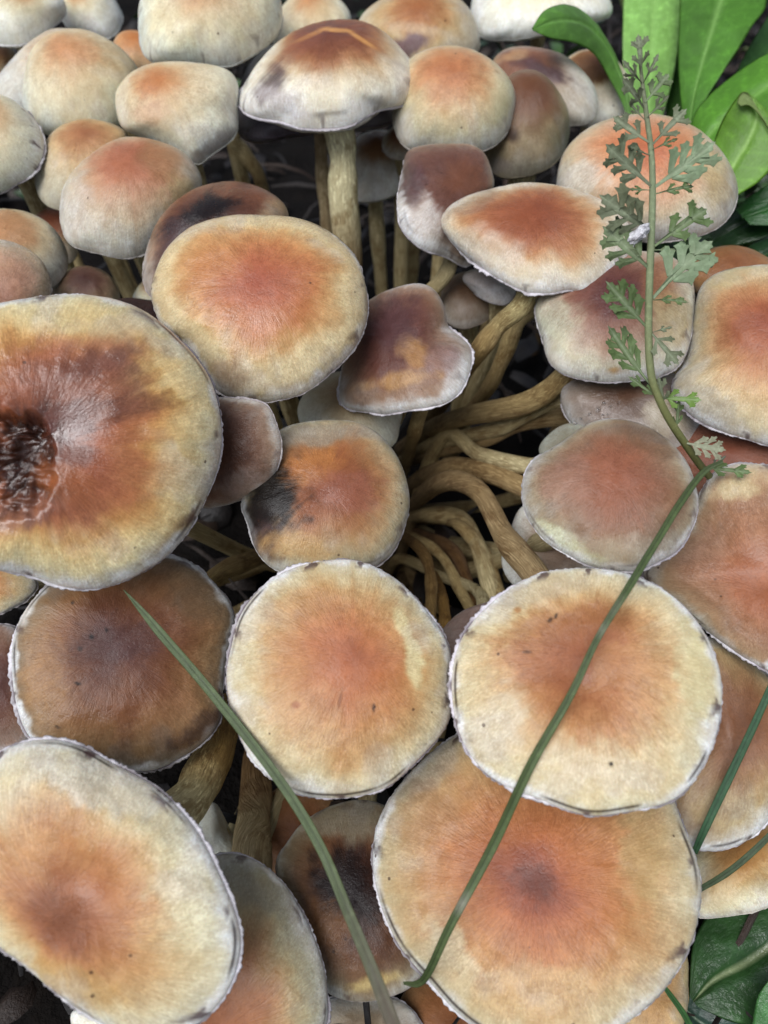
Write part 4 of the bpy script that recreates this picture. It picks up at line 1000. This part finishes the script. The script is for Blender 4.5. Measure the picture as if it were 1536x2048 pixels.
def blade(label, pts, wid, col, tipw=0.15, rot=0.25, group="grass blades lying over the caps", basecol=None, seed=1, kinks=()):
    P = catmull([at(x, y, z) for x, y, z in pts], 70)
    s_ = np.linspace(0, 1, 70)
    wv = np.interp(s_, np.linspace(0, 1, len(wid)), wid)
    T = np.gradient(P, axis=0)
    T /= np.linalg.norm(T, axis=1)[:, None]
    wdir = CAMP - P
    zz = np.array([proj(p[None])[2][0] for p in P])
    S = np.cross(T, wdir)
    S /= np.linalg.norm(S, axis=1)[:, None]
    N = np.cross(S, T)
    S2 = S * math.cos(rot) + N * math.sin(rot)
    N2 = np.cross(S2, T)
    half = wv * 0.35 * zz / FPX
    m = 9
    V, Fb = [], []
    for side in (1, -1):
        for i in range(70):
            for j in range(m):
                x = 2 * j / (m - 1) - 1
                V.append(P[i] + S2[i] * half[i] * x + N2[i] * (half[i] * 0.42 * abs(x) + side * 0.00010 * (1 - x ** 4)))
                Fb.append((0, x * 0.5, s_[i] * 3 + seed))
    V, Fb = np.array(V), np.array(Fb)
    F = grid_faces(70, m).tolist() + grid_faces(70, m, off=70 * m)[:, ::-1].tolist()
    for i in range(69):
        F.append([i * m, i * m + 70 * m, (i + 1) * m + 70 * m, (i + 1) * m])
        F.append([(i + 1) * m + m - 1, (i + 1) * m + m - 1 + 70 * m, i * m + m - 1 + 70 * m, i * m + m - 1])
    sv = (Fb[:, 2] - seed) / 3
    C = lin(col)[None] * (1 + 0.25 * fbm(V * 300, seed))[:, None]
    xb = np.abs(Fb[:, 1] * 2)
    C = C * (1 - 0.45 * np.exp(-(xb / 0.16) ** 2) + 0.35 * smooth(0.75, 1.0, xb))[:, None]
    if basecol is not None:
        k = smooth(0.45, 1.0, sv)[:, None]
        C = C * (1 - k) + lin(basecol)[None] * k
    for ks in kinks:
        k = np.exp(-((sv - ks) / 0.005) ** 2)[:, None] * 0.8
        C = C * (1 - k) + lin((206, 196, 186))[None] * k
    o = mesh_obj("grass_blade", V, F, M_GRASS, None, {'pigment': np.concatenate([C, np.ones((len(C), 1))], 1), 'fibre': Fb})
    tag(o, label, "grass blade", group)

blade("long grass blade lying across the sunken rust-centred cap and the largest cap", [(1445,922,.139),(1405,945,.138),(1360,1005,.134),(1320,1070,.130),(1262,1165,.1245),(1195,1275,.1205),(1140,1390,.1198),(1060,1530,.1205),(985,1690,.1240),(900,1850,.1245),(858,1940,.1275),(836,1966,.131),(808,1966,.135)],
      [10,20,22,22,24,20,24,28,30,26,24,20,8], (88,104,64), seed=1, kinks=(.37,.40,.72), rot=.35)
blade("grass blade with a pointed tip crossing the violet-centred cap and the bristly cap", [(248,1180,.139),(285,1222,.138),(330,1275,.137),(430,1392,.134),(560,1560,.128),(640,1690,.124),(700,1830,.119),(750,1950,.115),(800,2080,.112),(860,2250,.120),(920,2360,.152)],
      [3,17,27,28,29,31,31,34,40,44,44,40], (90,104,70), seed=2, basecol=(112,92,86), rot=-.3)
blade("upright teal grass blade in front of the black-rimmed cap", [(1545,1365,.140),(1500,1465,.141),(1450,1570,.142),(1410,1655,.143),(1388,1705,.145)], [20,22,24,22,18], (62,98,68), seed=3, rot=.3)
blade("bowed grass blade lying over the plain yellowish cap", [(1560,1650,.148),(1500,1708,.147),(1450,1748,.148),(1400,1778,.150)], [16,18,18,15], (72,88,60), seed=4, rot=.2)
blade("short grass blade at the bottom beside the small yellow-brown cap", [(1310,1950,.145),(1340,1990,.146),(1368,2030,.147),(1400,2090,.148)], [8,16,18,18], (66,108,58), seed=5, rot=.2)

# ------------------------------------------------------------------ the feathery herb
def herb_leaf(parent, b, tip, zb, zt, wid, col, npair, seed, droop=0.1):
    """one pinnately cut leaf: winged midrib, toothed lobes in pairs and a three-toothed end"""
    B, Tp = at(b[0], b[1], zb), at(tip[0], tip[1], zt)
    Lg = np.linalg.norm(Tp - B)
    ex = (Tp - B) / Lg
    vw = CAMP - B
    vw /= np.linalg.norm(vw)
    r = random.Random(seed * 7)
    nrm = vw + np.array([r.uniform(-.2, .1), r.uniform(-.15, .05), r.uniform(.1, .4)])
    nrm -= ex * (nrm @ ex)
    nrm /= np.linalg.norm(nrm)
    ey = np.cross(nrm, ex)
    polys = []
    pet = 0.22
    polys.append([(0, -.020), (pet, -.028), (.40, -.060), (.62, -.070), (.86, -.050), (.90, 0), (.86, .050), (.62, .070), (.40, .060), (pet, .028), (0, .020)])
    hwT = .075
    polys.append([(.66, 0), (.74, -.06), (.82, -.13), (.85, -.07), (.92, -.075), (.94, -.03), (1.0, 0), (.94, .03), (.92, .075), (.85, .07), (.82, .13), (.74, .06)])
    ts = np.linspace(pet + 0.07, 0.66, npair) if npair > 1 else [0.42]
    for t0 in ts:
        for sg in (-1, 1):
            ln = (0.34 - 0.16 * abs(t0 - .42)) * r.uniform(.8, 1.15)
            an = math.radians(r.uniform(38, 56))
            dx, dy = math.cos(an), math.sin(an)
            hw = .058 * r.uniform(.85, 1.2)
            shape = [(0, -.5), (.35, -.75), (.62, -1.0), (.86, -1.7), (.84, -.8), (1.02, -.65), (1.04, .1), (.90, .5), (.80, 1.5), (.66, .95), (.35, .75), (0, .5)]
            pl = []
            for a_, w_ in shape:
                x = t0 + dx * ln * a_ - dy * hw * w_
                y = .03 + dy * ln * a_ + dx * hw * w_
                pl.append((x, sg * y))
            polys.append(pl if sg > 0 else pl[::-1])
    V, F, C2, Fb = [], [], [], []
    for k, pl in enumerate(polys):
        pl = np.array(pl)
        cen = pl.mean(0) if k != 0 else np.array([.5, 0.])
        Q = np.vstack([cen, pl])
        x, y = Q[:, 0], Q[:, 1] * wid
        z = droop * np.sin(x * math.pi * .9) + (0.9 * math.sin(seed * 1.7)) * y * y + 0.07 * np.sin(x * 11 + seed + k * 1.9) * np.abs(y) * 3 + 0.0016 * (k % 3)
        z = z - 0.012 * np.exp(-(Q[:, 1] / .02) ** 2)
        W = B + Lg * (ex * x[:, None] + ey * y[:, None] + nrm * z[:, None])
        n = len(Q)
        for sd2 in (1, -1):
            o = len(V)
            V.extend((W + nrm * sd2 * .00011).tolist())
            for i in range(1, n):
                j2 = i + 1 if i + 1 < n else 1
                F.append([o, o + i, o + j2] if sd2 > 0 else [o, o + j2, o + i])
            C2.extend([abs(q) for q in Q[:, 1]])
            Fb.extend([(q[0], q[1], seed * 1.0) for q in Q])
        o = len(V) - 2 * n
        for i in range(1, n):
            j2 = i + 1 if i + 1 < n else 1
            F.append([o + i, o + i + n, o + j2 + n, o + j2])
    V = np.array(V)
    C = lin(col)[None] * (1.1 + 0.35 * fbm(V * 260, seed))[:, None]
    ribm = np.exp(-(np.array(C2) / 0.02) ** 2)[:, None] * .4
    C = C * (1 - ribm) + lin((172, 184, 156)) * ribm
    return mesh_obj("leaf", V, F, M_HERB, parent, {'pigment': np.concatenate([C, np.ones((len(C), 1))], 1), 'fibre': np.array(Fb)}, smooth_shade=False)

hp = [(1492,1040,.256),(1482,1028,.200),(1462,1000,.170),(1412,945,.158),(1372,890,.151),(1338,838,.147),(1315,790,.145),(1301,740,.1435),(1297,650,.142),(1300,540,.141),(1305,400,.140),(1303,310,.1395),(1293,230,.139),(1284,160,.1385),(1280,120,.138)]
hb = at(*hp[0])
hb[2] = 0.0
herb = thing("feathery_herb", "slender herb with deeply cut grey-green leaves standing in front of the salmon-orange dome", "herb", (hb[0], hb[1], hb[2]))
HP = catmull([at(*p) for p in hp], 90)
hr = np.interp(np.linspace(0, 1, 90), np.linspace(0, 1, 7), [8, 8.2, 8.2, 7.8, 7.2, 5.2, 2.6]) * .141 / FPX
VS, FS, fs = tube(HP, hr, 12)
scol = np.repeat(np.stack([np.interp(np.linspace(0, 1, 90), [0, .4, .7, 1], [lin(c)[i] for c in ((104, 108, 60), (122, 126, 80), (134, 148, 114), (118, 122, 98))]) for i in range(3)], 1), 12, 0)
mesh_obj("stalk", VS, FS, M_HERB, herb, {'pigment': np.concatenate([scol, np.ones((len(VS), 1))], 1), 'fibre': fs * np.array([1, 1, 6])})
GG, GP, GD, GV = (98, 114, 80), (98, 106, 82), (82, 102, 60), (114, 132, 102)
herb_leaves = [
 ((1284,150),(1276,68),1.0,GP,2), ((1287,165),(1318,105),.8,GP,1), ((1283,165),(1243,118),.7,GP,1), ((1290,205),(1338,148),.9,GG,2), ((1287,215),(1243,155),.9,GP,2),
 ((1294,235),(1338,190),.7,GP,1), ((1290,240),(1258,205),.6,GP,1),
 ((1304,290),(1374,218),.95,GP,2), ((1298,285),(1226,232),.95,GP,2), ((1304,300),(1356,278),.6,GD,1), ((1299,310),(1258,290),.6,GP,1),
 ((1302,372),(1212,288),1.0,GP,3), ((1308,375),(1432,282),1.0,GV,3), ((1310,388),(1386,374),.55,GD,2), ((1300,380),(1258,378),.6,GD,1),
 ((1301,462),(1196,388),1.0,GP,3), ((1309,492),(1412,420),1.0,GD,2), ((1301,540),(1204,452),1.0,GG,3),
 ((1306,596),(1424,486),1.0,GV,3), ((1306,600),(1378,606),.5,GD,2), ((1298,660),(1212,562),.75,GD,3), ((1303,500),(1372,498),.5,GG,2),
 ((1303,772),(1216,650),.6,GD,3), ((1297,660),(1358,730),.8,GP,2), ((1304,665),(1344,655),.6,GP,1), ((1312,795),(1404,800),.8,(98,128,56),2), ((1330,815),(1316,752),.6,GP,2), ((1322,800),(1256,752),.5,GD,2),
 ((1352,868),(1358,800),.6,GD,2), ((1362,884),(1452,900),.9,(136,138,116),3), ((1400,935),(1504,946),.6,GD,2), ((1408,950),(1452,912),.5,(84,84,72),1)]
for i, (b, tp, wd, cl, npair) in enumerate(herb_leaves):
    zb = float(np.interp(b[1], [68, 400, 740, 890, 950], [.138, .140, .1435, .151, .158]))
    herb_leaf(herb, b, tp, zb - .0004, zb - random.uniform(.000, .005), wd, cl, npair, 30 + i, droop=random.uniform(-.10, .20))

# chalky crumb caught on the herb
def crumb():
    c = at(1278, 468, .1385)
    n, m = 22, 30
    th = np.linspace(0.02, math.pi - .02, n)
    ph = np.linspace(0, 2 * np.pi, m, endpoint=False)
    D = np.stack([np.sin(th)[:, None] * np.cos(ph), np.sin(th)[:, None] * np.sin(ph), np.cos(th)[:, None] * np.ones(m)], -1).reshape(-1, 3)
    r = 1 + 0.55 * fbm(D * 2.2, 3) + 0.35 * fbm(D * 6, 4)
    u = (RT * .78 + UP * .62)
    v = np.cross(u, FW)
    V = c + (D[:, :1] * u * .0024 + D[:, 1:2] * v * .0011 + D[:, 2:] * FW * .0012) * r[:, None]
    C = lin((222, 222, 226))[None] * (1 + .2 * fbm(D * 5, 8))[:, None]
    k = smooth(.05, .3, fbm(D * 3.5, 12))[:, None]
    C = C * (1 - .6 * k) + lin((110, 100, 108)) * .6 * k
    F = grid_faces(n, m, True).tolist() + [list(range(m)), [(n - 1) * m + j for j in range(m)][::-1]]
    tag(mesh_obj("lichen_crumb", V, F, M_LICHEN, None, {'pigment': np.concatenate([C, np.ones((len(C), 1))], 1), 'fibre': D}), "chalky white crumb caught on the herb's leaf stalk", "crumb")
crumb()

# ------------------------------------------------------------------ litter and low growth on the ground
def litter():
    V, F, C, Fb = [], [], [], []
    r = random.Random(3)
    for k in range(2600):
        x, y = r.uniform(-.34, .36), r.uniform(-.03, .62)
        z = .002 + r.random() ** 2 * .012
        a = r.uniform(0, math.tau)
        el = r.uniform(-.5, .5)
        kind = r.random()
        ln, wd = (r.uniform(.012, .04), r.uniform(.0006, .0016)) if kind < .55 else (r.uniform(.006, .018), r.uniform(.003, .007))
        d = np.array([math.cos(a) * math.cos(el), math.sin(a) * math.cos(el), math.sin(el)])
        s = np.array([-math.sin(a), math.cos(a), r.uniform(-.5, .5)])
        n = np.cross(d, s)
        c = np.array([x, y, z + abs(math.sin(el)) * ln * .5])
        o = len(V)
        base = r.choice([(30, 22, 18), (40, 28, 20), (22, 17, 17), (52, 38, 28), (26, 23, 26), (18, 13, 12)])
        for t in (-1, -.3, .4, 1):
            w = wd * (1 - .75 * abs(t))
            b = n * (1 - t * t) * ln * .12
            for q in (-1, 0, 1):
                V.append(c + d * ln * .5 * t + s * w * q + b + n * (wd * .5 * (1 - abs(q))))
                C.append((*lin(base), 1))
                Fb.append((t, q, k * .37))
        for i in range(3):
            for j in range(2):
                F.append([o + i * 3 + j, o + i * 3 + j + 1, o + (i + 1) * 3 + j + 1, o + (i + 1) * 3 + j])
    o = mesh_obj("leaf_litter", np.array(V), F, M_LITTER, None, {'pigment': np.array(C), 'fibre': np.array(Fb)})
    o["kind"] = "stuff"
    tag(o, "dark wet twigs and leaf scraps covering the soil under the mushrooms", "litter")
litter()

def undergrowth():
    V, F, C, Fb = [], [], [], []
    r = random.Random(8)
    for k in range(1500):
        x, y = r.uniform(-.5, .55), r.uniform(.30, .85)
        if k < 420:
            x, y = r.uniform(.12, .30), r.uniform(.14, .40)
        if -.16 < x < .11 and y < .46:
            continue
        z = r.uniform(.0, .028)
        a = r.uniform(0, math.tau)
        ln, wd = r.uniform(.010, .028), r.uniform(.003, .007)
        el = r.uniform(0, .9)
        d = np.array([math.cos(a) * math.cos(el), math.sin(a) * math.cos(el), math.sin(el)])
        s = np.array([-math.sin(a), math.cos(a), r.uniform(-.3, .3)])
        n = np.cross(d, s)
        c = np.array([x, y, z])
        base = r.choice([(40, 66, 32), (52, 84, 38), (34, 56, 36), (62, 92, 44), (44, 62, 48), (84, 96, 40)])
        o = len(V)
        for t in (0, .25, .55, .8, 1):
            w = wd * math.sin(math.pi * (t * .9 + .05)) 
            b = n * math.sin(t * math.pi) * ln * .15
            for q in (-1, 0, 1):
                V.append(c + d * ln * t + s * w * q + b - n * (wd * .35 * (1 - abs(q))))
                C.append((*lin(base), 1))
                Fb.append((t, q * .5, k * .37))
        for i in range(4):
            for j in range(2):
                F.append([o + i * 3 + j, o + i * 3 + j + 1, o + (i + 1) * 3 + j + 1, o + (i + 1) * 3 + j])
    o = mesh_obj("undergrowth", np.array(V), F, M_DLEAF, None, {'pigment': np.array(C), 'fibre': np.array(Fb)})
    o["kind"] = "stuff"
    tag(o, "low dark green undergrowth on the soil behind the tuft", "undergrowth")
undergrowth()
